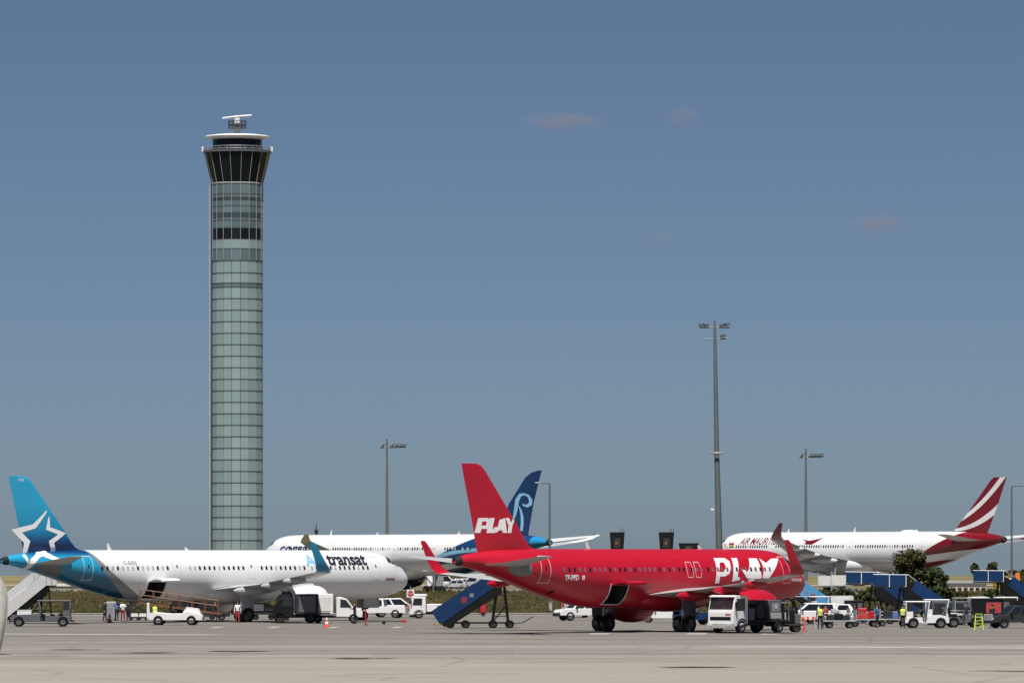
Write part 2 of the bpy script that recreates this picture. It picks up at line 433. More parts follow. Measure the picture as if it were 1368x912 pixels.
class Jet:
    def __init__(s, spec, X, Y, rot, label, ):
        s.__dict__.update(spec)
        s.c, s.sn = math.cos(rot), math.sin(rot)
        # X, Y is the point on the ground under the nose tip; the root stands at the main wheels
        s.X, s.Y = X - s.c * s.MG, Y - s.sn * s.MG
        s.root = thing('airliner', label, 'airplane', (s.X, s.Y, 0), rot)
        kr, kn, kt = s.Rh / 2.07, s.kn, s.kt; kw = s.Rw / 1.975
        rows = [(a * kn, b * kr, d * kr, w * kw) for a, b, d, w in NOSE] + [(s.L - a * kt, b * kr, d * kr, w * kw) for a, b, d, w in TAIL]
        ts = [math.sqrt(r[0]) for r in rows]
        s._t, s._b, s._w = (pchip(ts, [r[k] for r in rows]) for k in (1, 2, 3))
    def prof(s, q):
        t = math.sqrt(max(q, 0)); return s._t(t), s._b(t), s._w(t)
    def P(s, q, y, z): return (s.MG - q, y, z)
    def skin(s, q, z, side, off=0.0):
        t, b, w = s.prof(q); mid = s.zc + (t + b) / 2; hh = max((t - b) / 2, 1e-4)
        u = max(-1, min(1, (z - mid) / hh)); y = w * math.sqrt(max(0, 1 - u * u))
        ny, nz = y / max(w * w, 1e-6), (z - mid) / (hh * hh); l = math.hypot(ny, nz) or 1
        return Vector((s.MG - q, side * (y + off * ny / l), z + off * nz / l)), Vector((0, side * ny / l, nz / l))
    def finy(s, q, z):
        F = s.fin
        for a, b in zip(F, F[1:]):
            if a[0] <= z <= b[0]:
                t = (z - a[0]) / (b[0] - a[0]); le = a[1] + (b[1] - a[1]) * t; te = a[2] + (b[2] - a[2]) * t
                th = a[3] + (b[3] - a[3]) * t
                return foil((q - le) / max(te - le, 1e-3)) * th * (te - le)
        return 0.0
    def unproj(s, px, py, y):
        d = Vector(((px - 684) / FPX, 1, (HOR - py) / FPX))
        t = (y - (s.sn * s.X - s.c * s.Y)) / (-s.sn * d.x + s.c * d.y)
        p = d * t
        return s.MG - (s.c * (p.x - s.X) + s.sn * (p.y - s.Y)), EYE + p.z
    def on_skin(s, px, py, side):                 # where the sight line of a photo pixel meets the flank
        y = side * s.Rw
        for i in range(8):
            q, z = s.unproj(px, py, y); y = s.skin(q, z, side)[0].y
        return q, z
    def decal(s, name, polys, side, m, off=0.012, on='skin', tris=None, parent=None, cut=0.12):
        """flat artwork in (station, height) wrapped onto the flank or the fin"""
        bm = bmesh.new()
        if tris is None:
            tris = []
            for poly in polys:                   # poly: list of loops (outline, holes...)
                loops = [[Vector((a, b, 0)) for a, b in lp] for lp in poly]
                flat = [v for lp in loops for v in lp]
                for t in tessellate_polygon(loops): tris.append([(flat[i].x, flat[i].y) for i in t])
        for t in tris:
            try: bm.faces.new([bm.verts.new((a, b, 0)) for a, b in t])
            except ValueError: pass
        bmesh.ops.remove_doubles(bm, verts=bm.verts, dist=1e-4)
        xs = [v.co.x for v in bm.verts]; zs = [v.co.y for v in bm.verts]
        for ax, lo, hi, st in ((1, min(zs), max(zs), cut), (0, min(xs), max(xs), cut * 4 if on == 'skin' else cut * 2)):
            k = math.ceil(lo / st + 1e-6)
            while k * st < hi - 1e-6:
                co = (0, k * st, 0) if ax else (k * st, 0, 0); no = (0, 1, 0) if ax else (1, 0, 0)
                bmesh.ops.bisect_plane(bm, geom=bm.verts[:] + bm.edges[:] + bm.faces[:], plane_co=co, plane_no=no, dist=1e-5)
                k += 1
        for v in bm.verts:
            if on == 'skin': v.co = s.skin(v.co.x, v.co.y, side, off)[0]
            else: v.co = (s.MG - v.co.x, side * (s.finy(v.co.x, v.co.y) + off), v.co.y)
        me = bpy.data.meshes.new(name); bm.to_mesh(me); bm.free(); me.materials.append(m)
        return obj(name, me, parent or s.root)
    def decal_px(s, name, polys, side, m, on='skin', **k):
        f = (lambda p: s.on_skin(p[0], p[1], side)) if on == 'skin' else (lambda p: s.unproj(p[0], p[1], 0))
        return s.decal(name, [[[f(p) for p in lp] for lp in poly] for poly in polys], side, m, on=on, **k)
    def text(s, name, body, side, q0, z0, size, m, width=None, bold=0.0, shear=0.0, **k):
        cu = bpy.data.curves.new('lettering', 'FONT'); cu.body = body; cu.size = size; cu.offset = bold; cu.shear = shear
        o = bpy.data.objects.new('lettering', cu); COL.objects.link(o)
        dg = bpy.context.evaluated_depsgraph_get(); me = bpy.data.meshes.new_from_object(o.evaluated_get(dg))
        bpy.data.objects.remove(o)
        vx = [v.co.x for v in me.vertices]; f = width / (max(vx) - min(vx)) if width else 1.0; x0 = min(vx)
        sg = side                                # starboard lettering runs towards the nose, port lettering towards the tail
        me.calc_loop_triangles()
        tris = [[(q0 + sg * (me.vertices[i].co.x - x0) * f, z0 + me.vertices[i].co.y) for i in t.vertices] for t in me.loop_triangles]
        bpy.data.meshes.remove(me)
        return s.decal(name, None, side, m, tris=tris, **k)
    # ---- shapes
    def fuselage(s, m, hole=None, NA=96):
        qs = set()
        for k in range(41): qs.add(round(7.0 * s.kn * (k / 40) ** 2, 4))
        a, b = 7.0 * s.kn, s.L - 14.5 * s.kt
        for k in range(1, 24): qs.add(round(a + (b - a) * k / 24, 4))
        for k in range(41): qs.add(round(b + (s.L - b) * k / 40, 4))
        skip = None
        if hole:
            h0, h1, z0, z1 = hole
            qs = {q for q in qs if abs(q - h0) > .08 and abs(q - h1) > .08} | {h0, h1}
        qs = sorted(qs); rings = []
        for q in qs:
            t, b_, w = s.prof(q); mid = s.zc + (t + b_) / 2; hh = (t - b_) / 2
            rings.append([(s.MG - q, w * math.sin(2 * math.pi * k / NA), mid + hh * math.cos(2 * math.pi * k / NA)) for k in range(NA)])
        if hole:
            i0, i1 = qs.index(h0), qs.index(h1)
            def skip(i, k):
                if not (i0 <= i < i1): return False
                a = (k + .5) / NA
                zz = s.zc + s.Rh * math.cos(2 * math.pi * a)
                return a > .5 and z0 < zz < z1
        f = MB().loft(rings, caps=True, skip=skip).build('fuselage', m, s.root, 40)
        return f
    def hold(s, h0, h1, z0, z1, m_in, m_door, m_edge, side=-1):
        """open cargo hold: dark lining behind the opening, door swung up over it"""
        mb = MB(); x0, x1 = s.MG - h1 - .02, s.MG - h0 + .02; d = 1.7
        n = 8; zs = [z0 - .03 + (z1 - z0 + .06) * k / n for k in range(n + 1)]
        ys = [side * (s.skin((h0 + h1) / 2, z, side)[0].y * side - 0.015) for z in zs]
        V = [(x, y, z) for y, z in zip(ys, zs) for x in (x0, x1)] + [(x, -side * -0.1 + side * .1, z) for z in (zs[0], zs[-1]) for x in (x0, x1)]
        V = []
        yb = side * 0.15
        V += [(x0, yb, zs[0]), (x1, yb, zs[0]), (x1, yb, zs[-1]), (x0, yb, zs[-1])]
        V += [(x0, ys[0], zs[0]), (x1, ys[0], zs[0]), (x1, ys[-1], zs[-1]), (x0, ys[-1], zs[-1])]
        mb.add(V, [(0, 1, 2, 3), (0, 1, 5, 4), (3, 2, 6, 7)])
        for x, o in ((x0, 0), (x1, 1)):
            pts = [(x, y, z) for y, z in zip(ys, zs)] + [(x, yb, zs[-1]), (x, yb, zs[0])]
            mb.add(pts, [list(range(len(pts)))])
        mb.build('cargo_hold', m_in, s.root)
        # rim of the opening
        rim = MB(); e = .05
        for q in (h0, h1):
            pts = [s.skin(q, z, side, .02)[0] for z in zs]
            rim.tube(pts, e, 6)
        for z in (z0, z1):
            rim.tube([s.skin(q, z, side, .02)[0] for q in (h0, (h0 + h1) / 2, h1)], e, 6)
        rim.build('hold_rim', m_edge, s.root, 60)
        # door panel, curved like the skin, turned about its top edge
        piv, _ = s.skin((h0 + h1) / 2, z1, side)
        ang = R(128) * side
        outer = []
        for q in (h0 + .04, h1 - .04):
            row = []
            for off in (0.0, -.12):
                for k in range(n + 1):
                    p = s.skin(q, z0 + (z1 - z0) * (k / n), side, off)[0] - piv
                    p.x = (s.MG - q) - piv.x
                    ca, sa = math.cos(ang), math.sin(ang)
                    row.append((off, Vector((p.x, p.y * ca - p.z * sa, p.y * sa + p.z * ca)) + piv))
            outer.append(row)
        rings = []
        for row in outer:
            o_ = [p for off, p in row if off == 0.0]; i_ = [p for off, p in row if off != 0.0][::-1]
            rings.append(o_ + i_)
        MB().loft(rings).build('cargo_door', m_door, s.root, 40)
    def blade(s, name, secs, m, parent=None, mirror=1):
        """lifting surface lofted from (station, y, z, chord, thickness ratio, cant)"""
        rings = []
        for q, y, z, ch, tc, cant in secs:
            ny, nz = -math.sin(cant), math.cos(cant); ring = []
            for u in US: ring.append((s.MG - (q + u * ch), mirror * (y + ny * foil(u) * tc * ch), z + nz * foil(u) * tc * ch))
            for u in US[-2:0:-1]: ring.append((s.MG - (q + u * ch), mirror * (y - ny * foil(u) * tc * ch * .75), z - nz * foil(u) * tc * ch * .75))
            rings.append(ring)
        return MB().loft(rings).build(name, m, parent or s.root, 35)
    def lathe(s, name, q0, y, z, prof, m, parent=None, n=32, smooth=35, caps=False):
        rings = [[(s.MG - (q0 + a), y + r * math.sin(2 * math.pi * k / n), z + r * math.cos(2 * math.pi * k / n)) for k in range(n)] for a, r in prof]
        return MB().loft(rings, caps=caps).build(name, m, parent or s.root, smooth)
    def engine(s, side, m_cowl, m_lip=None):
        q, y, z, r, ln = s.eng; y *= side; e = r
        nac = s.lathe('nacelle', q, y, z, [(.10 * e, .86 * e), (.35 * e, .95 * e), (1.0 * e, 1.0 * e), (1.8 * e, .98 * e), (ln * .75, .86 * e), (ln, .70 * e), (ln - .05, .66 * e), (ln * .8, .70 * e)], m_cowl)
        s.lathe('intake_lip', q, y, z, [(.10 * e, .862 * e), (.02 * e, .83 * e), (0, .79 * e), (.04 * e, .76 * e), (.25 * e, .74 * e), (.9 * e, .76 * e)], m_lip or M['steel'], nac)
        s.lathe('fan', q, y, z, [(.8 * e, .76 * e), (.78 * e, .25 * e), (.45 * e, .03 * e)], M['dgrey'], nac, caps=True)
        s.lathe('exhaust_cone', q, y, z, [(ln * .8, .66 * e), (ln * .95, .50 * e), (ln * 1.16, .40 * e), (ln * 1.16, .32 * e), (ln * 1.3, .05 * e)], M['steel'], nac, caps=True)
        # pylon
        zt = s.wing_z(abs(y)); ql = s.wing_q(abs(y))
        poly = [(s.MG - (q + .7 * e), z + .9 * e), (s.MG - (q + .9 * e), z + 1.12 * e), (s.MG - (ql + .3), zt + .02), (s.MG - (ql + 2.6 * e), zt - .15), (s.MG - (q + ln * 1.02), z + .55 * e), (s.MG - (q + ln * .7), z + .7 * e)]
        MB().prism(poly, 'y', y - .16 * e, y + .16 * e).build('pylon', m_cowl, s.root)
    def wing_sec(s, y):
        W = s.wing
        for a, b in zip(W, W[1:]):
            if a[1] <= y <= b[1] and b[1] > a[1]:
                t = (y - a[1]) / (b[1] - a[1]); return [a[k] + (b[k] - a[k]) * t for k in range(6)]
        return W[0]
    def wing_z(s, y): return s.wing_sec(y)[2]
    def wing_q(s, y): return s.wing_sec(y)[0]
    def wings(s, m, m_tip, m_fair, m_edge, fair=(0.30, 0.52, 0.74)):
        for side in (-1, 1):
            w = s.blade('wing', s.wing, m, mirror=side)
            s.blade('winglet', s.tip, m_tip, mirror=side)
            # polished leading edge strip, proud of the skin
            pts = []
            for sec in s.wing[1:]:
                pts.append((s.MG - sec[0] - .02, side * sec[1], sec[2]))
            MB().tube(pts, [max(.05, .032 * sec[3] * .6) for sec in s.wing[1:]], 8).build('slat', m_edge, w, 60)
            yt = s.wing[-1][1]
            for f in fair:
                y = yt * f; q, _, z, ch, tc, _ = s.wing_sec(y)
                l = ch * .62 + .8; r = .17 + .028 * ch
                prof = [(-l * .55, .02), (-l * .42, r * .6), (-l * .1, r), (l * .2, r * .95), (l * .42, r * .5), (l * .5, .02)]
                rings = [[(s.MG - (q + ch * .80 + a), side * y + rr * .7 * math.sin(2 * math.pi * k / 12), z - r * .75 - .02 * ch + rr * 1.15 * math.cos(2 * math.pi * k / 12)) for k in range(12)] for a, rr in prof]
                MB().loft(rings).build('flap_fairing', m_fair, w, 50)
    def fairing(s, m):
        q0, q1, dz, w = s.belly; rings = []; N_ = 40
        for k in range(25):
            t = k / 24; f = max(0.02, math.sin(math.pi * t)) ** 0.42
            q = q0 + (q1 - q0) * t
            hw = w * f; bot = -(s.Rh + dz * f) if 0 < t < 1 else -s.Rh * .8
            top = -s.Rh * .18
            mid = (top + bot) / 2; hh = (top - bot) / 2
            rings.append([(s.MG - q, hw * math.copysign(abs(math.sin(2 * math.pi * j / N_)) ** .8, math.sin(2 * math.pi * j / N_)), s.zc + mid + hh * f * math.copysign(abs(math.cos(2 * math.pi * j / N_)) ** .8, math.cos(2 * math.pi * j / N_))) for j in range(N_)])
        MB().loft(rings).build('belly_fairing', m, s.root, 40)
    def tailplane(s, m, m_fin, m_root=None):
        rings = []
        for z, le, te, th in s.fin:
            ch = te - le; ring = []
            for u in US: ring.append((s.MG - (le + u * ch), foil(u) * th * ch, z))
            for u in US[-2:0:-1]: ring.append((s.MG - (le + u * ch), -foil(u) * th * ch, z))
            rings.append(ring)
        fin = MB().loft(rings).build('fin', m_fin, s.root, 35)
        for side in (-1, 1): s.blade('tailplane', s.stab, m, mirror=side)
        return fin
    def gear(s):
        for side in (-1, 1):
            y = s.track * side; r = s.wr; t = .36 * r / .58
            g = MB().tube([(0, y, r), (0, y * .98, s.zc - s.Rh * .55)], [.11 * s.gk, .16 * s.gk], 10)
            g.tube([(0, y, r), (0, y, r * 1.01)], .2, 8)
            g.tube([(0.05, y, r * 2.0), (1.1 * s.gk, y * .7, s.zc - s.Rh * .7)], .07 * s.gk, 8)
            g.box(-s.bog - .05, s.bog + .05, y - .09, y + .09, r - .1, r + .1)
            gg = g.build('main_gear_leg', M['steel'], s.root, 40)
            for bq in ((0,) if s.bog == 0 else (-s.bog, s.bog)):
                for k in (-1, 1): wheel(s.root, bq, y + k * t * 1.05, r, t * 1.5)
            MB().box(-.75 * s.gk, .65 * s.gk, y + side * .42 * s.gk, y + side * .47 * s.gk, r * 1.7, s.zc - s.Rh * .75, c=.02).build('gear_door', s.m_door, s.root)
        q = s.MG - s.NG; r = s.nwr
        MB().tube([(q, 0, r), (q + .15, 0, s.zc - s.Rh * .8)], [.08 * s.gk, .11 * s.gk], 10).tube([(q + .1, 0, r * 2), (q + 1.1, 0, s.zc - s.Rh * .9)], .05 * s.gk, 8).build('nose_gear_leg', M['steel'], s.root, 40)
        for k in (-1, 1):
            wheel(s.root, q, k * .26 * s.gk, r, .22 * s.gk)
            MB().box(q - .2, q + 1.6 * s.gk, k * .42 * s.gk - .02, k * .42 * s.gk + .02, s.zc - s.Rh - .7 * s.gk, s.zc - s.Rh * .93, c=.01).build('nose_gear_door', s.m_door, s.root)
    def windows(s, side, spans, z, pitch, w=.20, h=.31, pale=.4, m=None, shade=None):
        """each cabin window is its own inset pane; some have the blind down"""
        n = 12
        def mesh(mm):
            ring = lambda k, dz: [(.5 * w * k * math.copysign(abs(math.cos(a)) ** .6, math.cos(a)), .5 * h * k * math.copysign(abs(math.sin(a)) ** .6, math.sin(a)), dz) for a in [2 * math.pi * (j + .5) / n for j in range(n)]]
            return MB().loft([ring(1.12, 0.0), ring(1.05, .012), ring(.95, .010)], caps=True).mesh('window', mm)
        dark, lite = mesh(m or M['glass']), mesh(shade or M['lgrey'])
        for a, b in spans:
            k = 0
            while a + k * pitch <= b + .01:
                q = a + k * pitch; p, nn = s.skin(q, z, side, .004)
                o = obj('window', lite if random.random() < pale else dark, s.root)
                xa = Vector((1, 0, 0)); ya = nn.cross(xa).normalized()
                o.matrix_local = Matrix((( xa.x, ya.x, nn.x, p.x), (xa.y, ya.y, nn.y, p.y), (xa.z, ya.z, nn.z, p.z), (0, 0, 0, 1)))
                k += 1
    def door(s, side, q, z0, z1, w, m, t=.05, name='cabin_door', wm=None):
        h = w / 2
        fr = s.decal(name, [[[(q - h - t, z0 - t), (q + h + t, z0 - t), (q + h + t, z1 + t), (q - h - t, z1 + t)], [(q - h, z0), (q + h, z0), (q + h, z1), (q - h, z1)]]], side, m, off=.008)
        s.decal('door_window', [[[(q - .07, s.zc + .62), (q + .07, s.zc + .62), (q + .07, s.zc + .86), (q - .07, s.zc + .86)]]], side, wm or M['glass'], off=.014, parent=fr)
        return fr
    def cockpit(s):
        kn = s.kn; kr = s.Rh / 2.07
        for side in (-1, 1):
            for a, b, c_, d in (((1.62, .98), (2.10, 1.26), (2.35, .88), (1.74, .62)), ((2.18, 1.28), (2.72, 1.50), (2.88, .92), (2.44, .88)), ((2.80, 1.50), (3.30, 1.52), (3.46, 1.10), (2.98, .94))):
                pts = [(p[0] * kn, s.zc + p[1] * kr) for p in (a, b, c_, d)]
                s.decal('cockpit_window', [[pts]], side, M['glass'], off=.014, cut=.1)
    def apu(s):
        t, b, w = s.prof(s.L); z = s.zc + (t + b) / 2; r = (t - b) / 2
        s.lathe('tail_exhaust', s.L, 0, z, [(-.5, r * 1.62), (-.42, r * 1.7), (.06, r * 1.12), (.05, r * .85), (-.3, r * .8)], M['dgrey'], n=20, caps=True)
    def antenna(s, q, h=.45, z=None):
        t, b, w = s.prof(q); z0 = s.zc + t - .03
        MB().prism([(s.MG - q + .22, z0), (s.MG - q - .18, z0), (s.MG - q - .30, z0 + h), (s.MG - q - .12, z0 + h)], 'y', -.025, .025).build('antenna', M['white'], s.root)

def narrow(L, MG, d):
    """single-aisle twin; d is the forward plug ahead of the wing"""
    o = d; tl = L - 37.57
    return dict(L=L, MG=MG, NG=5.07, Rw=1.975, Rh=2.07, zc=3.82, kn=1.0, kt=1.0,
        wing=[(11.2 + o, 0.0, 2.62, 8.2, .13, 0), (12.2 + o, 1.9, 2.66, 7.0, .13, 0), (14.6 + o, 6.4, 3.06, 4.15, .115, 0), (17.3 + o, 11.6, 3.58, 2.9, .105, 0), (19.75 + o, 16.3, 4.10, 1.75, .10, R(6))],
        tip=[(19.76 + o, 16.31, 4.105, 1.72, .095, R(8)), (20.05 + o, 16.62, 4.19, 1.55, .09, R(35)), (20.45 + o, 16.86, 4.50, 1.32, .085, R(66)), (20.95 + o, 16.94, 5.0, 1.12, .08, R(82)), (22.05 + o, 17.05, 6.35, .62, .075, R(86)), (22.25 + o, 17.06, 6.5, .42, .07, R(86))],
        fin=[(5.35, 28.9 + tl, 35.15 + tl, .035), (5.85, 29.3 + tl, 35.35 + tl, .05), (6.10, 29.9 + tl, 35.42 + tl, .085), (6.6, 30.4 + tl, 35.55 + tl, .10), (7.3, 30.95 + tl, 35.7 + tl, .105), (11.25, 34.45 + tl, 36.78 + tl, .10), (11.6, 34.85 + tl, 36.86 + tl, .10), (11.76, 35.3 + tl, 36.9 + tl, .08)],
        stab=[(30.9 + tl, .5, 4.72, 4.4, .10, 0), (31.4 + tl, 1.2, 4.80, 3.9, .10, 0), (34.2 + tl, 5.9, 5.32, 1.65, .09, 0), (34.65 + tl, 6.2, 5.36, 1.15, .07, 0)],
        eng=(10.9 + o, 5.75, 1.80, 1.22, 3.9), belly=(10.3 + o, 20.3 + o, .34, 2.14), track=3.8, wr=.585, nwr=.40, bog=0, gk=1.0)
# ---- liveries
def paint(name, col, rough=0.33, var=0.04):
    n = Nodes(name); c = n.coord()
    f = n.noise(n.scale(c, (0.35, 1.0, 1.4)), 1.3, 5.0, 0.6)
    st = n.noise(n.scale(c, (0.5, 3.0, 0.6)), 2.0, 4.0, 0.6)
    col = n.mix(n.math('MULTIPLY', n.step(f, .35, .7), 1.0), tuple(v * (1 - var) for v in col), tuple(min(1, v * (1 + var)) for v in col)) if isinstance(col, tuple) else col
    return n, n.mix(n.math('MULTIPLY', n.step(st, .56, .8), .10), col, (.12, .11, .10)), rough
def panels(n, col, k=.16):
    # skin joints: faint dark lines round the body every frame bay, and along it at stringer laps
    p = n.xyz(n.coord())
    a = n.math('ABSOLUTE', n.math('SUBTRACT', n.math('FRACT', n.math('DIVIDE', p[0], 2.13)), .5))
    b = n.math('ABSOLUTE', n.math('SUBTRACT', n.math('FRACT', n.math('DIVIDE', p[2], 1.27)), .5))
    l = n.math('MAXIMUM', n.math('SUBTRACT', 1.0, n.step(a, .004, .014)), n.math('SUBTRACT', 1.0, n.step(b, .006, .022)))
    g = n.step(n.noise(n.scale(n.coord(), (.4, 1.2, .5)), 1.6, 5.0, .65), .55, .78)
    col = n.mix(n.math('MULTIPLY', l, k), col, (.05, .05, .05))
    return n.mix(n.math('MULTIPLY', g, k * .55), col, (.16, .145, .125))
def simple_paint(name, col, rough=0.33, k=.16, coat=.25):
    n, c, r = paint(name, col, rough); return n.out(panels(n, c, k), r, coat=coat)
m_red = simple_paint('red_airliner_paint', (0.47, 0.007, 0.026), 0.40, .09, .10)
m_white = simple_paint('white_airliner_paint', (0.80, 0.805, 0.81), 0.36)
m_wing = simple_paint('light_grey_wing_paint', (0.50, 0.51, 0.52), 0.4)
m_wred = simple_paint('dark_red_airliner_paint', (0.185, 0.004, 0.012), 0.36)
m_cyan = simple_paint('bright_blue_airliner_paint', (0.018, 0.26, 0.46), 0.36)
m_navy = simple_paint('navy_airliner_paint', (0.006, 0.035, 0.125), 0.36)
m_skyblue = simple_paint('pale_blue_artwork', (0.25, 0.55, 0.80), 0.4)
m_lett = mat('white_artwork', (0.86, 0.86, 0.86), 0.4, var=0.02)
m_dart = mat('charcoal_artwork', (0.02, 0.025, 0.04), 0.4, var=0.05)
m_edge = mat('polished_leading_edge', (0.62, 0.63, 0.64), 0.3, metal=0.5, var=0.08)
m_line = mat('grey_door_line', (0.55, 0.56, 0.57), 0.5, var=0.03)
m_fline = mat('faint_door_line', (0.60, 0.61, 0.63), 0.5, var=0.03)
m_dline = mat('pink_door_line', (0.70, 0.42, 0.45), 0.5, var=0.03)
m_hold = mat('hold_lining', (0.03, 0.03, 0.032), 0.8, var=0.3)
m_patch = mat('bare_metal_patch', (0.20, 0.21, 0.21), 0.5, metal=0.2, var=0.1)

def stroke(pts, w):
    """a brush line as one outline; w is a width or a list of widths"""
    n = len(pts); ws = w if isinstance(w, list) else [w] * n
    P_ = [Vector(p) for p in pts]; Lf, Rt = [], []
    for i in range(n):
        d0 = (P_[i] - P_[i - 1]).normalized() if i else (P_[1] - P_[0]).normalized()
        d1 = (P_[i + 1] - P_[i]).normalized() if i < n - 1 else d0
        b = d0 + d1
        b = b.normalized() if b.length > .15 else d0
        q = Vector((-b.y, b.x)); k = min(1.8, 1 / max(.4, q.dot(Vector((-d0.y, d0.x)))))
        Lf.append(P_[i] + q * ws[i] / 2 * k); Rt.append(P_[i] - q * ws[i] / 2 * k)
    return [[(Lf[i][0], Lf[i][1]), (Lf[i + 1][0], Lf[i + 1][1]), (Rt[i + 1][0], Rt[i + 1][1]), (Rt[i][0], Rt[i][1])] for i in range(n - 1)]

# ================= red single-aisle jet
j = Jet(narrow(37.57, 17.71, 0.0), 21.23, 429.54, R(47.96), 'all-red airliner with PLAY lettering, in front of the blue wheeled stairs')
j.m_door = M['grey']
HOLE = (21.55, 23.45, 2.0, 3.42)
j.fuselage(m_red, HOLE); j.hold(*HOLE, m_hold, m_red, m_edge)
j.wings(m_wing, m_red, m_red, m_edge); j.fairing(m_red)
j.tailplane(m_wing, m_red); j.gear(); j.apu(); j.cockpit()
for sd in (-1, 1): j.engine(sd, m_red)
j.windows(-1, [(5.9, 12.9), (13.6, 14.9), (15.5, 28.3)], 4.43, .533, pale=.45, shade=mat('drawn_blind', (0.20, .10, .12), .5))
j.door(-1, 30.0, 3.55, 5.35, .82, m_line); j.door(-1, 3.9, 3.45, 5.3, .80, m_dline)
for q in (13.95, 14.85):
    j.decal('overwing_exit', [[[(q - .30, 3.85), (q + .30, 3.85), (q + .36, 4.3), (q + .30, 4.98), (q - .30, 4.98), (q - .36, 4.3)], [(q - .25, 3.91), (q + .25, 3.91), (q + .31, 4.3), (q + .25, 4.92), (q - .25, 4.92), (q - .31, 4.3)]]], -1, m_dline, off=.008)
def C7(pts): return [(890 + x / 7.6, 740 + y / 7.6) for x, y in pts]
j.decal_px('letter', [[C7([(478, 38), (590, 38), (640, 70), (655, 130), (642, 195), (595, 225), (545, 225), (536, 292), (492, 296)]), C7([(540, 82), (582, 82), (606, 130), (584, 178), (536, 178)])]], -1, m_lett)
j.decal_px('letter', [[C7([(657, 38), (716, 38), (724, 222), (752, 242), (742, 262), (664, 278)])]], -1, m_lett)
j.decal_px('letter', [[C7([(836, 40), (915, 40), (945, 100), (966, 245), (905, 250), (820, 245), (760, 150), (836, 168)]), C7([(895, 130), (908, 130), (912, 160), (892, 160)])]], -1, m_lett)
j.decal_px('letter', [[C7([(940, 40), (1012, 88), (1062, 45), (1132, 42), (1092, 170), (1040, 245), (975, 240), (990, 150)])]], -1, m_lett)
def C3(pts): return [(480 + x / 3.509, 600 + y / 3.509) for x, y in pts]
j.decal_px('letter', [[C3([(553, 321), (596, 321), (613, 338), (606, 362), (590, 372), (568, 372), (563, 391), (539, 391)]), C3([(571, 337), (590, 337), (587, 356), (567, 356)])]], -1, m_lett, on='fin')
j.decal_px('letter', [[C3([(603, 321), (624, 321), (614, 373), (634, 373), (628, 391), (589, 391)])]], -1, m_lett, on='fin')
j.decal_px('letter', [[C3([(645, 330), (672, 321), (679, 391), (661, 391), (657, 379), (642, 379), (634, 391), (618, 366), (638, 362)])]], -1, m_lett, on='fin')
j.decal_px('letter', [[C3([(674, 321), (692, 321), (699, 344), (711, 327), (722, 327), (706, 357), (699, 391), (682, 391), (687, 356)])]], -1, m_lett, on='fin')
j.text('registration', 'TF-PPD', -1, 28.2, 3.72, .50, m_lett, width=1.35, bold=.02)
j.text('registration', 'II', -1, 26.5, 3.75, .40, m_lett, width=.25, bold=.02)
j.text('lettering', 'WWW.FLYPLAY.COM', -1, 3.3, 3.55, .30, m_lett, width=1.7, bold=.012)
j.decal('lettering', [[[(8.4, 3.42), (7.75, 3.42), (7.75, 3.72), (8.4, 3.72)]], [[(9.2, 3.42), (8.9, 3.42), (8.9, 3.62), (9.2, 3.62)]]], -1, m_lett)
j.decal('tail_patch', [[[(31.3, 4.75), (33.4, 4.75), (33.2, 4.35), (32.7, 4.08), (32.1, 3.98), (31.5, 4.05), (31.25, 4.1)]]], -1, m_patch)
j.decal('drain_port', [[[(28.85, 2.75), (28.55, 2.75), (28.55, 3.0), (28.85, 3.0)]]], -1, M['black'])
j.antenna(23.7, .55); j.antenna(11.5, .30); j.antenna(8.5, .45)
PLAYJET = j

# ================= white and blue single-aisle jet
n = Nodes('white_blue_airliner_paint'); c = n.coord(); p = n.xyz(c)
jn = narrow(44.51, 21.97, 4.27)
def z_paint(n, z):  # livery gradient by height, with some shade mixed into the colour
    return n.ramp(n.math('DIVIDE', z, 12.0), [(0.14, (0.002, 0.020, 0.055)), (0.24, (0.003, 0.07, 0.16)), (0.33, (0.008, 0.20, 0.36)), (0.385, (0.018, 0.33, 0.55)), (0.44, (0.016, 0.30, 0.52)), (0.475, (0.004, 0.05, 0.16)), (0.52, (0.003, 0.022, 0.095)), (0.565, (0.006, 0.09, 0.23)), (0.63, (0.016, 0.26, 0.46)), (0.80, (0.026, 0.38, 0.62))])
q = n.math('SUBTRACT', 21.97, p[0]); t = n.math('SUBTRACT', 5.9, p[2])
sb = n.math('SUBTRACT', 36.3, n.math('ADD', n.math('MULTIPLY', t, .12), n.math('MULTIPLY', n.math('MULTIPLY', t, t), .24)))
sg = n.math('SUBTRACT', sb, n.math('ADD', .15, n.math('MULTIPLY', t, .36)))
swirl = n.math('MULTIPLY', n.step(n.math('SINE', n.math('ADD', n.math('MULTIPLY', q, 2.2), n.math('MULTIPLY', p[2], 3.1))), .80, .92), n.math('SUBTRACT', 1.0, n.step(p[2], 2.3, 3.0)))
blue = n.mix(n.math('MULTIPLY', swirl, .6), z_paint(n, p[2]), (0.03, 0.22, 0.36))
silver = (0.22, 0.225, 0.24)
col = n.mix(n.step(n.math('SUBTRACT', q, sg), -.02, .02), (0.80, 0.805, 0.81), silver)
col = n.mix(n.step(n.math('SUBTRACT', q, sb), -.03, .03), col, blue)
cone = n.step(q, 42.35, 42.45)
col = n.mix(cone, col, (0.018, 0.33, 0.56))
m_tr = n.out(panels(n, col), 0.34, coat=0.25)
n = Nodes('blue_fin_paint'); c = n.coord(); p = n.xyz(c)
m_trfin = n.out(z_paint(n, p[2]), 0.34, coat=0.25)
j = Jet(jn, -9.05, 496.0, R(45.0), 'white airliner with bright blue tail and white star, left foreground')
j.m_door = M['lgrey']
HOLE = (28.75, 30.75, 1.95, 3.40)
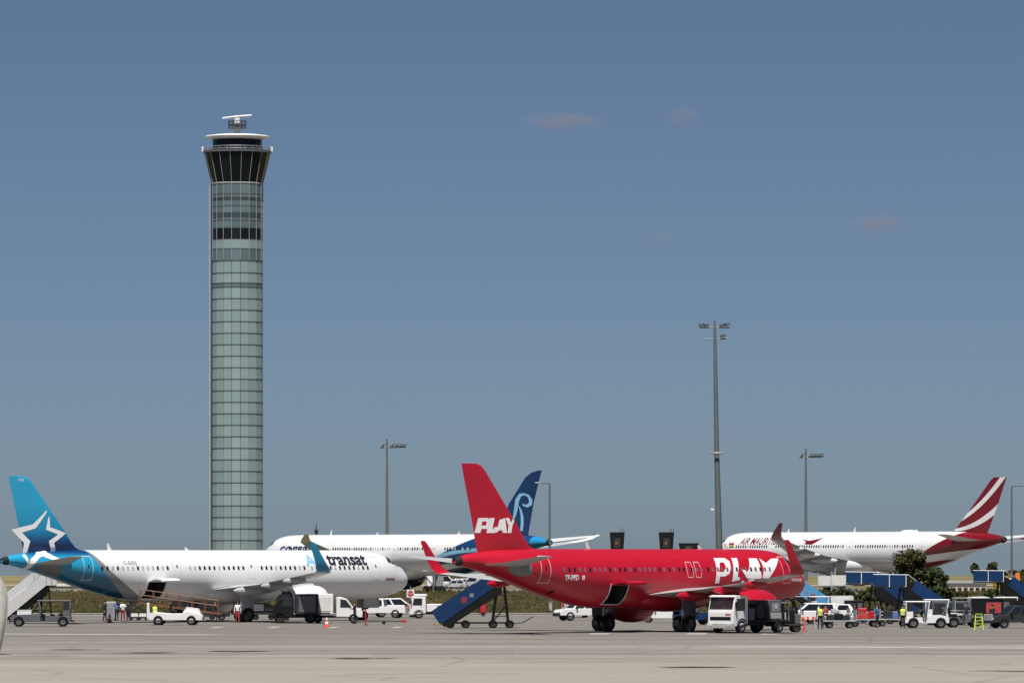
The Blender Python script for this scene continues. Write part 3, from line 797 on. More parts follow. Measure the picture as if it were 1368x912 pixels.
j.fuselage(m_tr, HOLE); j.hold(*HOLE, m_hold, m_white, m_white)
j.wings(m_wing, m_cyan, m_wing, m_edge); j.fairing(m_white)
j.tailplane(m_wing, m_trfin); j.gear(); j.apu(); j.cockpit()
for sd in (-1, 1): j.engine(sd, m_white)
j.windows(-1, [(6.2, 12.9), (13.45, 18.3), (20.3, 26.5), (28.6, 35.7)], 4.43, .533, pale=.42)
j.door(-1, 36.85, 3.5, 5.35, .80, m_line, t=.06); j.door(-1, 5.2, 3.45, 5.3, .80, m_fline)
j.door(-1, 27.55, 3.35, 5.1, .72, m_fline, t=.035); j.door(-1, 19.4, 3.6, 5.1, .62, m_fline, t=.035)
star = [(60.5, 682), (44, 702.5), (22, 709), (35.5, 723.5), (31.5, 746)]
star2 = [(63, 690), (61.5, 705.5), (80.5, 712.5), (66, 723.5), (70, 738)]
star3 = [(84, 748.5), (69, 744), (54, 735.5)]
for st_, w in ((star, [2.0, 6.0, 8.0, 7.0, 4.5]), (star2, [1.5, 5.0, 6.5, 6.0, 6.0])):
    j.decal_px('star', [[qd] for qd in stroke(st_, w)], -1, m_lett, on='fin', off=.016)
for st_, w, off in (([(86, 749), (72, 745.5), (60, 740.5)], [1.2, 5.0, 6.5], .018), ([(60, 738.5), (50, 741), (43, 749.5), (35, 758), (29, 763)], [6, 8, 8, 4, 1.2], .024), ([(31, 741), (36, 747), (37, 753)], [3.5, 3.0, 1.5], .018)):
    j.decal_px('star', [[qd] for qd in stroke(st_, w)], -1, m_lett, off=off)
j.decal_px('tail_patch', [[[(44, 757), (80, 746), (80, 766), (70, 770), (58, 768)]]], -1, m_patch, off=.016)
q0, z0 = j.on_skin(410.5, 760, -1); q1, _ = j.on_skin(437, 757, -1)
j.text('lettering', 'Air', -1, q0, 4.60, 1.30, m_skyblue, width=q0 - q1, bold=.035)
q0, z0 = j.on_skin(440, 757, -1); q1, _ = j.on_skin(492, 757, -1)
j.text('lettering', 'transat', -1, q0, 4.68, 1.40, m_dart, width=q0 - q1, bold=.05, shear=.1)
q0, z0 = j.on_skin(165.5, 753, -1)
j.text('registration', 'C-GOIJ', -1, q0, 4.72, .38, m_dart, width=1.35)
q0, z0 = j.on_skin(515, 774, -1)
j.decal('emblem', [[[(q0, 3.35), (q0 - 1.25, 3.35), (q0 - 1.25, 3.57), (q0, 3.57)]]], -1, mat('faded_red_artwork', (0.42, .22, .22), .5))
j.text('lettering', 'FW', -1, *j.unproj(24, 643, 0), .38, m_lett, width=.55, on='fin')
j.antenna(33.2, .55); j.antenna(37.0, .40); j.antenna(24.8, .25)
TRANSAT = j

# ================= wide-body jets on the far apron
def wide(L, MG, Rw, Rh, zc, fin, wing, tip, stab, eng, belly):
    return dict(L=L, MG=MG, NG=6.7, Rw=Rw, Rh=Rh, zc=zc, kn=1.40, kt=1.50, fin=fin, wing=wing, tip=tip, stab=stab, eng=eng, belly=belly, track=5.3, wr=.70, nwr=.52, bog=1.0, gk=1.5)
n = Nodes('white_navy_airliner_paint'); c = n.coord(); p = n.xyz(c)
q = n.math('SUBTRACT', 32.0, p[0])
bd = n.math('SUBTRACT', 51.0, n.math('MULTIPLY', n.math('SUBTRACT', 8.3, p[2]), 2.9))       # navy sweeps forward low down
bd = n.math('MAXIMUM', bd, n.math('ADD', 42.0, n.math('MULTIPLY', p[2], -.2)))
w1 = n.math('SUBTRACT', p[2], n.math('ADD', 5.6, n.math('MULTIPLY', n.math('SINE', n.math('MULTIPLY', n.math('SUBTRACT', q, 44), .22)), .65)))
navy = n.mix(n.step(n.math('ABSOLUTE', w1), .20, .32), (0.22, 0.50, 0.70), (0.007, 0.048, 0.155))
navy = n.mix(n.math('SUBTRACT', 1.0, n.step(n.math('ADD', w1, 1.25), -.05, .05)), navy, (0.78, .785, .79))
navy = n.mix(n.math('SUBTRACT', 1.0, n.step(n.math('ADD', w1, 2.0), -.05, .05)), navy, (0.005, 0.03, 0.09))
navy = n.mix(n.step(q, 60.4, 60.6), navy, (0.02, 0.26, 0.55))
col = n.mix(n.step(n.math('SUBTRACT', q, bd), -.05, .05), (0.80, 0.805, 0.81), navy)
m_cor = n.out(panels(n, col), .34, coat=.25)
sp = wide(63.66, 32.0, 2.82, 2.82, 5.6,
    [(8.0, 51.0, 59.0, .05), (8.7, 52.2, 59.05, .09), (12.5, 54.9, 60.1, .10), (15.9, 58.3, 61.4, .10), (16.5, 59.5, 61.65, .09), (16.82, 61.0, 61.9, .06)],
    [(19.5, 0, 4.3, 12.0, .13, 0), (21.2, 2.8, 4.4, 10.6, .13, 0), (27.2, 9.0, 5.1, 6.9, .11, 0), (33.2, 16.5, 6.2, 4.3, .10, 0), (38.7, 22.6, 7.3, 2.7, .10, R(9))],
    [(38.72, 22.62, 7.31, 2.65, .09, R(12)), (39.9, 23.5, 7.5, 2.2, .09, R(25)), (41.4, 24.4, 7.85, 1.6, .08, R(42)), (43.0, 25.1, 8.4, .7, .07, R(50))],
    [(53.8, .6, 7.1, 6.4, .10, 0), (55.0, 2.0, 7.25, 5.5, .10, 0), (60.0, 9.2, 8.1, 2.4, .09, 0), (60.7, 9.7, 8.15, 1.6, .07, 0)],
    (18.5, 8.6, 2.55, 1.75, 5.6), (19, 38, .75, 3.1))
j = Jet(sp, -34.89, 823.3, R(128.94), 'white wide-body jet with navy swirl tail, behind the red jet')
j.m_door = M['lgrey']
j.fuselage(m_cor); j.wings(m_wing, mat('beige_winglet_paint', (0.78, .74, .70), .4), m_white, m_edge); j.fairing(m_white)
j.tailplane(m_white, m_navy); j.gear(); j.apu(); j.cockpit()
for sd in (-1, 1): j.engine(sd, m_navy)
j.windows(1, [(9.5, 17.5), (19.6, 32.5), (34.2, 42.5), (44.5, 50.0)], 6.45, .533, w=.26, h=.38, pale=.25)
j.door(1, 8.0, 5.3, 7.2, 1.0, m_fline); j.door(1, 18.6, 5.3, 7.2, 1.0, m_fline); j.door(1, 52.3, 5.4, 7.25, 1.0, m_line); j.door(1, 33.4, 5.6, 7.0, .7, m_fline)
j.text('lettering', 'corsair', 1, 7.3, 5.85, 2.1, m_navy, width=8.4, bold=.04)
def CF(pts): return [(600 + x / 6.08, 610 + y / 6.08) for x, y in pts]
for st_, w in ((CF([(525, 520), (545, 480), (556, 420), (566, 350), (588, 310), (620, 302), (650, 315), (668, 350), (664, 382), (642, 398), (615, 392), (606, 380)]), [2.2, 3.4, 4.6, 5.2, 4.2, 2.6, 3.0, 3.8, 4.2, 3.8, 2.2, .6]), (CF([(578, 395), (592, 430), (602, 480), (602, 540), (596, 600)]), [.6, 2.4, 3.2, 3.4, 3.0])):
    j.decal_px('tail_swirl', [[qd] for qd in stroke(st_, w)], 1, m_skyblue, on='fin', off=.03 + .006 * len(w) % .01, cut=.3)
j.antenna(15.5, .7); j.antenna(26, .35); j.antenna(44, .4)
CORSAIR = j

n = Nodes('white_dark_red_airliner_paint'); c = n.coord(); p = n.xyz(c)
q = n.math('SUBTRACT', 34.5, p[0])
W_ = (0.80, 0.805, 0.81); DR = (0.185, 0.004, 0.012)
e1 = n.math('SUBTRACT', n.math('SUBTRACT', 54.3, n.math('MULTIPLY', n.math('SUBTRACT', p[2], 6.2), -1.3)), q)     # front edge of the red flank
front = n.math('ADD', 49.6, n.math('MULTIPLY', n.math('POWER', n.math('MAXIMUM', n.math('SUBTRACT', p[2], 4.4), 0.0), 1.35), 1.15))
red1 = n.step(n.math('SUBTRACT', q, front), -.04, .04)
lowline = n.math('ADD', 5.55, n.math('MULTIPLY', n.math('SUBTRACT', q, 52.0), .105))       # white band under the red flank
d = n.math('SUBTRACT', p[2], lowline)
red1 = n.math('MULTIPLY', red1, n.step(d, -.03, .03))
red2 = n.math('MULTIPLY', n.math('SUBTRACT', 1.0, n.step(d, -1.0, -.92)), n.step(n.math('SUBTRACT', q, n.math('ADD', 47.0, n.math('MULTIPLY', p[2], .8))), -.05, .05))
upper = n.step(p[2], 8.35, 8.45)
red1 = n.math('MULTIPLY', red1, n.math('SUBTRACT', 1.0, n.math('MULTIPLY', n.step(p[2], 8.25, 8.4), n.math('SUBTRACT', 1.0, n.step(q, 56.5, 57.0)))))
col = n.mix(n.math('MAXIMUM', red1, red2), W_, DR)
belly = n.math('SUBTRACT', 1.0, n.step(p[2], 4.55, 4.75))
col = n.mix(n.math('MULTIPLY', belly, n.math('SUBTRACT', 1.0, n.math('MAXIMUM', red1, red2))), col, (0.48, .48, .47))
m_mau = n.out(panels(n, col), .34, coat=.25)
n = Nodes('striped_fin_paint'); c = n.coord(); p = n.xyz(c)
q = n.math('SUBTRACT', 34.5, p[0])
def band(z0, sl, cv, w0, w1_):
    x = n.math('SUBTRACT', q, 58.0)
    zc_ = n.math('ADD', n.math('ADD', z0, n.math('MULTIPLY', x, sl)), n.math('MULTIPLY', n.math('MULTIPLY', x, x), cv))
    dd = n.math('ABSOLUTE', n.math('SUBTRACT', p[2], zc_))
    ww = n.math('ADD', w0, n.math('MULTIPLY', x, w1_))
    return n.math('SUBTRACT', 1.0, n.step(n.math('SUBTRACT', dd, ww), -.03, .03))
b1 = band(11.2, .40, .036, .32, .028); b2 = band(9.55, .16, .036, .26, .04)
m_maufin = n.out(n.mix(n.math('MAXIMUM', b1, b2), DR, W_), .34, coat=.25)
sp = wide(66.8, 34.5, 2.98, 3.045, 6.1,
    [(8.6, 54.2, 62.8, .05), (9.3, 55.7, 63.2, .09), (13.0, 59.8, 65.2, .10), (16.6, 63.6, 66.9, .10), (17.05, 64.3, 67.1, .09)],
    [(21.5, 0, 4.7, 13.0, .13, 0), (23.4, 2.9, 4.8, 11.4, .13, 0), (29.6, 9.2, 5.5, 7.4, .11, 0), (36.6, 17.5, 6.8, 4.6, .10, 0), (42.3, 24.2, 7.9, 2.9, .10, R(9))],
    [(42.32, 24.22, 7.91, 2.85, .09, R(12)), (43.6, 25.3, 8.3, 2.4, .09, R(32)), (45.2, 26.2, 9.0, 1.8, .08, R(55)), (47.2, 26.8, 10.3, .8, .07, R(68))],
    [(56.2, .6, 7.7, 6.6, .10, 0), (57.4, 2.0, 7.85, 5.7, .10, 0), (62.0, 9.0, 8.6, 2.6, .09, 0), (62.8, 9.6, 8.65, 1.7, .07, 0)],
    (20.5, 9.6, 2.75, 1.85, 5.8), (20.5, 41, .55, 3.3))
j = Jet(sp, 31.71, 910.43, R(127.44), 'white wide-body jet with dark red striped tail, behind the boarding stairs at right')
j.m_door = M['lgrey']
j.fuselage(m_mau); j.wings(simple_paint('shade_darkened_wing_paint', (0.27, .275, .28), .45), m_wred, m_white, m_edge); j.fairing(m_white)  # light grey wing paint darkened to carry the shade of the underside
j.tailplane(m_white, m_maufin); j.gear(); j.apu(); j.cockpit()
for sd in (-1, 1): j.engine(sd, m_white)
j.windows(1, [(8.5, 16.0), (18.0, 34.0), (36.6, 49.5)], 6.95, .56, w=.27, h=.40, pale=.2)
j.door(1, 35.2, 5.6, 7.7, 1.05, m_fline); j.door(1, 51.6, 5.7, 7.75, 1.0, m_line); j.door(1, 7.0, 5.6, 7.6, 1.0, m_fline)
q0, z0 = j.on_skin(986.5, 731, 1); q1, _ = j.on_skin(1040, 731, 1)
j.text('lettering', 'AIR MAURITIUS', 1, q0, 7.25, 1.5, m_wred, width=q1 - q0, shear=.25, bold=.02)
j.decal_px('bird_emblem', [[[(1072, 719.5), (1080, 722), (1087, 721), (1100, 718), (1089, 724.5), (1084, 727), (1075, 726.5), (1077, 723)]]], 1, m_wred, off=.03, cut=.3)
for k, cc in enumerate(((0.5, .02, .03), (.02, .04, .25), (.7, .5, .03), (.02, .2, .05))):
    j.decal_px('flag_stripe', [[[(974.5, 725 + k * 1.5), (981, 725 + k * 1.5), (980, 726.5 + k * 1.5), (974, 726.5 + k * 1.5)]]], 1, mat('flag_stripe_%s' % 'red navy yellow green'.split()[k], cc, .5), off=.03)
j.antenna(17.5, .6); j.antenna(33, .7); j.antenna(47, .4); j.antenna(56, .5)
j.lathe('radome', 43.5, 0, 9.0, [(0, .05), (.6, .38), (2.4, .42), (3.8, .3), (4.4, .05)], m_white, caps=True)
MAURITIUS = j
# ------------------------------------------------------------------ control tower
n = Nodes('fritted_green_glass'); c = n.coord('Generated'); oi = n.new('ShaderNodeObjectInfo')
f = n.noise(n.coord(), 0.9, 3.0)
col = n.mix(oi.outputs['Random'], (0.225, 0.308, 0.315), (0.285, 0.372, 0.378))
col = n.mix(n.math('MULTIPLY', n.step(f, .4, .7), .35), col, (0.32, 0.405, 0.41))
m_frit = n.out(col, 0.28, spec=0.45)
n = Nodes('blue_green_glass'); oi = n.new('ShaderNodeObjectInfo')
m_bglass = n.out(n.mix(oi.outputs['Random'], (0.098, 0.145, 0.158), (0.150, 0.205, 0.215)), 0.22, spec=0.45)
n = Nodes('black_glass'); oi = n.new('ShaderNodeObjectInfo')
m_kglass = n.out(n.mix(oi.outputs['Random'], (0.006, 0.009, 0.011), (0.016, 0.021, 0.025)), 0.16, spec=0.12)
n = Nodes('dim_window_glass'); oi = n.new('ShaderNodeObjectInfo')
m_dglass = n.out(n.mix(oi.outputs['Random'], (0.012, 0.022, 0.03), (0.06, 0.09, 0.10)), 0.2, spec=0.45)
TD = 1035.0; TX = GX(317, TD); KT = FPX / TD
def TZ(py): return GZ(py, TD)
tw = thing('control_tower', 'tall round glass air traffic control tower with flared dark cab and radar', 'tower', (TX, TD, 0))
NF = 18; RS = 34.2 / KT
rows = [(245, 261, 1), (261, 265.5, 1), (265.5, 269, 3), (269, 277, 1), (277, 286, 1), (286, 292, 3), (292, 296, 1), (296, 306, 1), (306, 321, 2), (321, 334, 0), (334, 350, 1), (350, 366, 0), (366, 379.5, 0), (379.5, 385, 1)]
y = 385.0
while y < 783:
    rows.append((y, min(y + 15.3, 784.5), 0)); y += 15.3
mats_t = [m_frit, m_bglass, m_kglass, m_dglass]
half = math.pi / NF
pane_mesh = {}
rest = MB()
for a, b, kind in rows:
    z0, z1 = TZ(b), TZ(a); hgt = round(z1 - z0, 3)
    if (hgt, kind) not in pane_mesh:
        rr = RS * math.cos(half); wd = RS * math.sin(half) - .035
        mb = MB(); hh = hgt / 2 - .07
        # glass sheet standing 6 cm proud of the joint, edges turned in
        mb.add([(rr - .10, -wd, -hh), (rr - .10, wd, -hh), (rr - .10, wd, hh), (rr - .10, -wd, hh), (rr, -wd + .03, -hh + .03), (rr, wd - .03, -hh + .03), (rr, wd - .03, hh - .03), (rr, -wd + .03, hh - .03)],
               [(4, 5, 6, 7), (0, 1, 5, 4), (1, 2, 6, 5), (2, 3, 7, 6), (3, 0, 4, 7)])
        pane_mesh[(hgt, kind)] = mb.mesh('glass_panel', mats_t[kind])
    for k in range(NF):
        ang = 2 * math.pi * (k + .5) / NF
        if math.sin(ang) < 0.12 and len(rows) * 9 <= 400 and math.sin(ang) < 0:
            o = obj('glass_panel', pane_mesh[(hgt, kind)], tw, (0, 0, (z0 + z1) / 2)); o.rotation_euler = (0, 0, ang)
        else:
            rr = RS * math.cos(half); ca, sa = math.cos(ang), math.sin(ang); wd = RS * math.sin(half) - .04
            q = [(rr * ca - u * sa, rr * sa + u * ca, z) for u, z in ((-wd, z0 + .07), (wd, z0 + .07), (wd, z1 - .07), (-wd, z1 - .07))]
            rest.add(q, [(0, 1, 2, 3)], 0 if kind == 0 else 1)
o = rest.build('rear_glass_panels', [m_frit, m_bglass], tw); o['kind'] = 'stuff'
core = [[((RS - .16) * math.cos(2 * math.pi * k / 36), (RS - .16) * math.sin(2 * math.pi * k / 36), z) for k in range(36)] for z in (-.3, TZ(245))]
MB().loft(core).build('core', M['dgrey'], tw, 40)
def ring_band(name, r0, z0, r1, z1, m, parent=tw, n=36, th=None):
    rg = [[(r * math.cos(2 * math.pi * k / n), r * math.sin(2 * math.pi * k / n), z) for k in range(n)] for r, z in ((r0, z0), (r1, z1))]
    return MB().loft(rg).build(name, m, parent, 40)
for a, b, kind in rows[10:]:
    z = TZ(b); ring_band('floor_band', RS + .03, z - .06, RS + .03, z + .06, M['grey'], n=18)
for a, b, kind in rows[:10]:
    z = TZ(b); ring_band('floor_band', RS + .02, z - .05, RS + .02, z + .05, M['grey'], n=18)
# light mullions on the upper shaft and on the flare
m_rib = mat('pale_mullion', (0.42, .44, .44), .45, var=.08)
R1 = 44.2 / KT
for k in range(NF):
    a = 2 * math.pi * k / NF; ca, sa = math.cos(a), math.sin(a)
    MB().tube([(ca * (RS + .03), sa * (RS + .03), TZ(348)), (ca * (RS + .03), sa * (RS + .03), TZ(245)), (ca * (R1 + .05), sa * (R1 + .05), TZ(203.5))], .042, 6).build('mullion', m_rib, tw)
    b = 2 * math.pi * (k + 1) / NF; cb, sb_ = math.cos(b), math.sin(b)
    z0, z1, zm = TZ(244.6), TZ(205), TZ(226)
    rm = (RS + R1) / 2
    MB().add([(ca * RS, sa * RS, z0), (cb * RS, sb_ * RS, z0), (cb * R1, sb_ * R1, z1), (ca * R1, sa * R1, z1), (ca * (RS - .2), sa * (RS - .2), z0), (cb * (RS - .2), sb_ * (RS - .2), z0), (cb * (R1 - .2), sb_ * (R1 - .2), z1), (ca * (R1 - .2), sa * (R1 - .2), z1)], [(0, 1, 2, 3), (4, 7, 6, 5), (0, 4, 5, 1), (3, 2, 6, 7), (0, 3, 7, 4), (1, 5, 6, 2)]).build('cab_window', m_kglass, tw)
ring_band('cab_sill', RS + .10, TZ(246.4), RS + .10, TZ(244.8), m_rib, n=18)
ring_band('gallery', 45.6 / KT, TZ(204.8), 45.6 / KT, TZ(202.2), M['grey'], n=48)
rail = MB()
for z in (TZ(200.6), TZ(197.4)):
    rail.tube([(45.2 / KT * math.cos(2 * math.pi * k / 36), 45.2 / KT * math.sin(2 * math.pi * k / 36), z) for k in range(37)], .045, 5, caps=False)
for k in range(24):
    a = 2 * math.pi * k / 24; rail.tube([(45.2 / KT * math.cos(a), 45.2 / KT * math.sin(a), TZ(203)), (45.2 / KT * math.cos(a), 45.2 / KT * math.sin(a), TZ(197))], .04, 5)
rail.build('gallery_railing', M['steel'], tw)
for k in (0, 9): 
    a = 2 * math.pi * k / 18
    x0 = 45.9 / KT * math.cos(a)
    bx('antenna_panel', x0 - .22, x0 + .22, -.2, .2, TZ(203), TZ(196.2), M['white'], tw, .03)
ring_band('parapet', 33.6 / KT, TZ(202.6), 33.6 / KT, TZ(195), M['grey'])
for k in range(NF):                               # the upper cab's own row of panes
    a0, a1 = 2 * math.pi * (k + .06) / NF, 2 * math.pi * (k + .94) / NF; r = 33.8 / KT
    for nm, za, zb, mm in (('parapet_panel', 201.5, 195.6, m_dglass), ('observation_window', 194.6, 187.4, m_kglass)):
        rr = r if nm[0] == 'p' else 33.0 / KT
        p = [(rr * math.cos(a0), rr * math.sin(a0)), (rr * math.cos(a1), rr * math.sin(a1))]; q = [((rr - .15) * math.cos(t), (rr - .15) * math.sin(t)) for t in (a0, a1)]
        MB().add([(*p[0], TZ(za)), (*p[1], TZ(za)), (*p[1], TZ(zb)), (*p[0], TZ(zb)), (*q[0], TZ(za)), (*q[1], TZ(za)), (*q[1], TZ(zb)), (*q[0], TZ(zb))], [(0, 1, 2, 3), (4, 7, 6, 5), (0, 4, 5, 1), (3, 2, 6, 7), (0, 3, 7, 4), (1, 5, 6, 2)]).build(nm, mm, tw)
ring_band('observation_room', 32.4 / KT, TZ(195.2), 32.4 / KT, TZ(184), M['dgrey'])
prof = [(30, 187.6), (41.5, 184.8), (42.6, 183.2), (41.8, 182.0), (30, 180.4), (10, 179.4), (.3, 179.2)]
MB().loft([[(r / KT * math.cos(2 * math.pi * k / 48), r / KT * math.sin(2 * math.pi * k / 48), TZ(p)) for k in range(48)] for r, p in prof]).build('roof', M['white'], tw, 50)
MB().tube([(0, 0, TZ(180)), (0, 0, TZ(172))], [.6, .45], 12).build('radar_post', M['lgrey'], tw, 40)
pl = ring_band('radar_platform', 12.0 / KT, TZ(172.6), 12.0 / KT, TZ(171.4), M['grey'], n=16)
rail = MB()
for z in (TZ(167), TZ(162)): rail.tube([(11.8 / KT * math.cos(2 * math.pi * k / 16), 11.8 / KT * math.sin(2 * math.pi * k / 16), z) for k in range(17)], .06, 5, caps=False)
for k in range(12):
    a = 2 * math.pi * k / 12; rail.tube([(11.8 / KT * math.cos(a), 11.8 / KT * math.sin(a), TZ(172)), (11.8 / KT * math.cos(a), 11.8 / KT * math.sin(a), TZ(161.6))], .05, 5)
rail.build('railing', M['dgrey'], pl)
bx('radar_cabinet', -1.1, 1.1, -1.1, 1.1, TZ(171.2), TZ(165), M['grey'], tw, .08)
bx('radar_drive', -.45, .45, -.45, .45, TZ(165), TZ(157.2), M['white'], tw, .08)
dish = MB()
rg = []
for t in range(9):
    u = -1 + 2 * t / 8; x = u * 19.5 / KT; zc_ = TZ(156.2) + u * 2.0 / KT; hh = (1.3 - .45 * abs(u)) / KT * 1.25
    rg.append([(x, -.55 + .25 * (1 - u * u), zc_ + hh), (x, -.75 + .2 * (1 - u * u), zc_), (x, -.55 + .25 * (1 - u * u), zc_ - hh), (x, -.3, zc_ - hh * .8), (x, -.3, zc_ + hh * .8)])
dish.loft(rg).build('radar_antenna', M['white'], tw, 50)
xl = -(RS + .34)
MB().tube([(xl, -.4, 0), (xl, -.4, TZ(247))], .13, 8).build('service_rail', M['lgrey'], tw, 40)
MB().tube([(xl + .42, -.9, 0), (xl + .42, -.9, TZ(247))], .13, 8).build('conduit', M['dgrey'], tw, 40)

# ------------------------------------------------------------------ floodlight masts and street lamps
m_pole = mat('weathered_steel_pole', (0.145, .165, .172), .55, metal=.2, var=.12)
def floodlight(name, parent, x, y, z, w=.75):
    h = MB().prism([(x - w / 2, z), (x + w / 2, z + .08), (x + w / 2, z + .30), (x - w / 2, z + .26)], 'y', y - .28, y + .28).build(name, M['grey'], parent)
    MB().box(x - w / 2 + .05, x + w / 2 - .05, y - .24, y + .24, z - .045, z - .005).build('lens', M['lamp'], h)
d = 620.0
t = thing('floodlight_mast', 'tallest floodlight mast, grey tapered pole behind the red jet', 'light mast', (GX(957, d), d, 0), 0)
def Lx(px): return GX(px, d) - GX(957, d)
MB().tube([(Lx(961.5), 0, 0), (Lx(961), 0, GZ(735, d)), (Lx(957.5), 0, GZ(604, d)), (Lx(955.2), 0, GZ(456, d)), (Lx(954.6), 0, GZ(428, d))], [.40, .36, .27, .17, .10], 12).build('pole', m_pole, t, 40)
ring = [(Lx(958) + .62 * math.cos(2 * math.pi * k / 16), .62 * math.sin(2 * math.pi * k / 16), GZ(605, d)) for k in range(17)]
MB().tube(ring, .10, 6, caps=False).tube([(Lx(951.5), 0, GZ(605, d)), (Lx(966), 0, GZ(605, d))], .09, 6).build('lamp_ring', M['lgrey'], t, 40)
MB().tube([(Lx(935), 0, GZ(437.5, d)), (Lx(976), 0, GZ(437.5, d))], .07, 6).tube([(Lx(942), 0, GZ(453, d)), (Lx(973), 0, GZ(452.5, d))], .07, 6).build('cross_arm', m_pole, t, 40)
for px, py in ((937, 436), (943.5, 436.5), (965, 436.5), (971, 435.5), (966, 450.5)): floodlight('floodlight', t, Lx(px), -.25, GZ(py, d), .62)
MB().tube([(Lx(959), 0, GZ(676, d)), (Lx(950.5), -.1, GZ(676, d))], .05, 6).build('camera_arm', m_pole, t)
MB().box(Lx(949.5), Lx(954), -.35, .1, GZ(682, d), GZ(679, d), c=.04).build('security_camera', M['white'], t)
def far_mast(px, top, d, label, arm):
    t = thing('floodlight_mast', label, 'light mast', (GX(px, d), d, 0), 0)
    k = d / FPX; zt = GZ(top, d)
    MB().tube([(0, 0, 0), (0, 0, zt)], [2.8 * k, 1.2 * k], 10).build('pole', m_pole, t, 40)
    MB().tube([(arm[0] * k, 0, zt - 12 * k), (arm[1] * k, 0, zt - 11 * k)], .75 * k, 6).build('cross_arm', m_pole, t, 40)
    for u in arm[2]: floodlight('floodlight', t, u * k, -.2, zt - 11.0 * k, 5.2 * k); floodlight('floodlight', t, u * k + .4, -.9, zt - 8.6 * k, 4.6 * k)
far_mast(517, 586, 1240, 'slim floodlight mast between the control tower and the red jet', (-11, 25, (-6, 6, 12, 17.5, 22.5)))
far_mast(1076.5, 599, 1340, 'slim floodlight mast rising behind the dark red striped jet', (-10, 23, (-6, 6, 11, 16, 20.5)))
def street_lamp(px, top, d, arm_px, label):
    t = thing('street_lamp', label, 'street lamp', (GX(px, d), d, 0), 0)
    k = d / FPX; zt = GZ(top, d); a = arm_px * k
    MB().tube([(0, 0, 0), (0, 0, zt - .12), (math.copysign(.1, a), 0, zt), (a * .7, 0, zt + .03)], [.16, .10, .09, .07], 8).build('pole', m_pole, t, 40)
    MB().box(min(a * .65, a), max(a * .65, a), -.16, .16, zt - .03, zt + .12, c=.04).build('lamp_head', M['lgrey'], t)
street_lamp(734.5, 645, 720, -20, 'single-arm street lamp in front of the navy swirl tail')
street_lamp(1351.5, 648.5, 720, 24, 'single-arm street lamp at right edge beyond the striped tail')
t = thing('antenna_mast', 'thin antenna mast above the white wide-body nose', 'antenna', (GX(422.5, 1300), 1300, 0))
MB().tube([(0, 0, 0), (0, 0, GZ(717, 1300)), (0, 0, GZ(698, 1300))], [.35, .22, .05], 8).build('pole', M['dgrey'], t)
bx('antenna_drum', -.42, .42, -.4, .4, GZ(712, 1300), GZ(707, 1300), M['dgrey'], t, .1)

# stand guidance boards seen over the red jet
def guidance(px0, px1, top, d, label, ant=True):
    x = GX((px0 + px1) / 2, d); w = (px1 - px0) * d / FPX / 2; zt = GZ(top, d)
    t = thing('guidance_board', label, 'display board', (x, d, 0))
    h = 2.6 if ant else 1.15
    MB().loft([[(-w, -.35, zt), (w, -.35, zt), (w, .5, zt), (-w, .5, zt)], [(-w * .84, -.35, zt - h), (w * .84, -.35, zt - h), (w * .84, .5, zt - h), (-w * .84, .5, zt - h)]]).build('housing', M['black'], t)
    MB().box(-w * .45, w * .45, -.40, -.352, zt - h * .93, zt - h * .35, c=.015).build('screen', M['dgrey'], t)
    bx('lamp_box', -w * .25, w * .12, -.46, -.402, zt - h * .75, zt - h * .55, M['orange'], t, .01)
    for u in (-.6, .6): MB().tube([(u * w, .1, 0), (u * w, .1, zt - h)], .11, 8).build('post', M['steel'], t)
    if ant:
        for u in (.4, .65, .9): MB().tube([(u * w, 0, zt), (u * w, 0, zt + .62)], .035, 5).build('aerial', M['dgrey'], t)
guidance(814.5, 834.5, 710.5, 900, 'black guidance board with aerials, left of the pair above the red jet')
guidance(880, 900.5, 710.5, 900, 'black guidance board with aerials, right of the pair above the red jet')
guidance(906.5, 933.5, 725, 900, 'low wide black board beside the guidance boards', False)

# ------------------------------------------------------------------ far buildings
def building(name, px0, px1, top, d, depth, label, m, m_roof, nw, wh=(.35, .65), frame=None):
    x0, x1 = GX(px0, d), GX(px1, d); z1 = GZ(top, d); w = x1 - x0
    t = thing(name, label, 'building', ((x0 + x1) / 2, d, 0))
    bx('wall', -w / 2, w / 2, 0, depth, -.2, z1, m, t)
    bx('roof', -w / 2 - .3, w / 2 + .3, -.3, depth + .3, z1 + .002, z1 + .35, m_roof, t)
    pitch = w / nw
    me = MB().box(-pitch * .32, pitch * .32, -.06, .0, 0, z1 * (wh[1] - wh[0])).mesh('window', M['glass'])
    fm = MB().box(-pitch * .37, pitch * .37, -.03, .0, -.12, z1 * (wh[1] - wh[0]) + .12).mesh('frame', frame or M['dwhite'])
    for k in range(nw):
        o = obj('window', me, t, (-w / 2 + pitch * (k + .5), -.01, z1 * wh[0])); obj('frame', fm, o, (0, .005, 0))
    return t
m_beige = mat('beige_render', (0.42, .37, .29), .9, var=.08, scale=.3)
m_cream = mat('pale_render', (0.62, .60, .55), .9, var=.06, scale=.3)
m_pinkw = mat('faded_pink_cladding', (0.44, .30, .29), .8, var=.1, scale=.3)
building('terminal_shed', 590, 660, 768.5, 1160, 12, 'low beige building with dark windows far behind the wheeled stairs', m_beige, M['dwhite'], 9)
building('storage_hall', 40, 112, 782.5, 1010, 14, 'low pale building far behind the blue tail', m_cream, M['dwhite'], 6, (.3, .55))
building('cargo_shed', 1262, 1318, 778.5, 900, 10, 'white and pink clad shed beyond the trees at right', m_cream, M['lgrey'], 7, (.12, .45), m_pinkw)

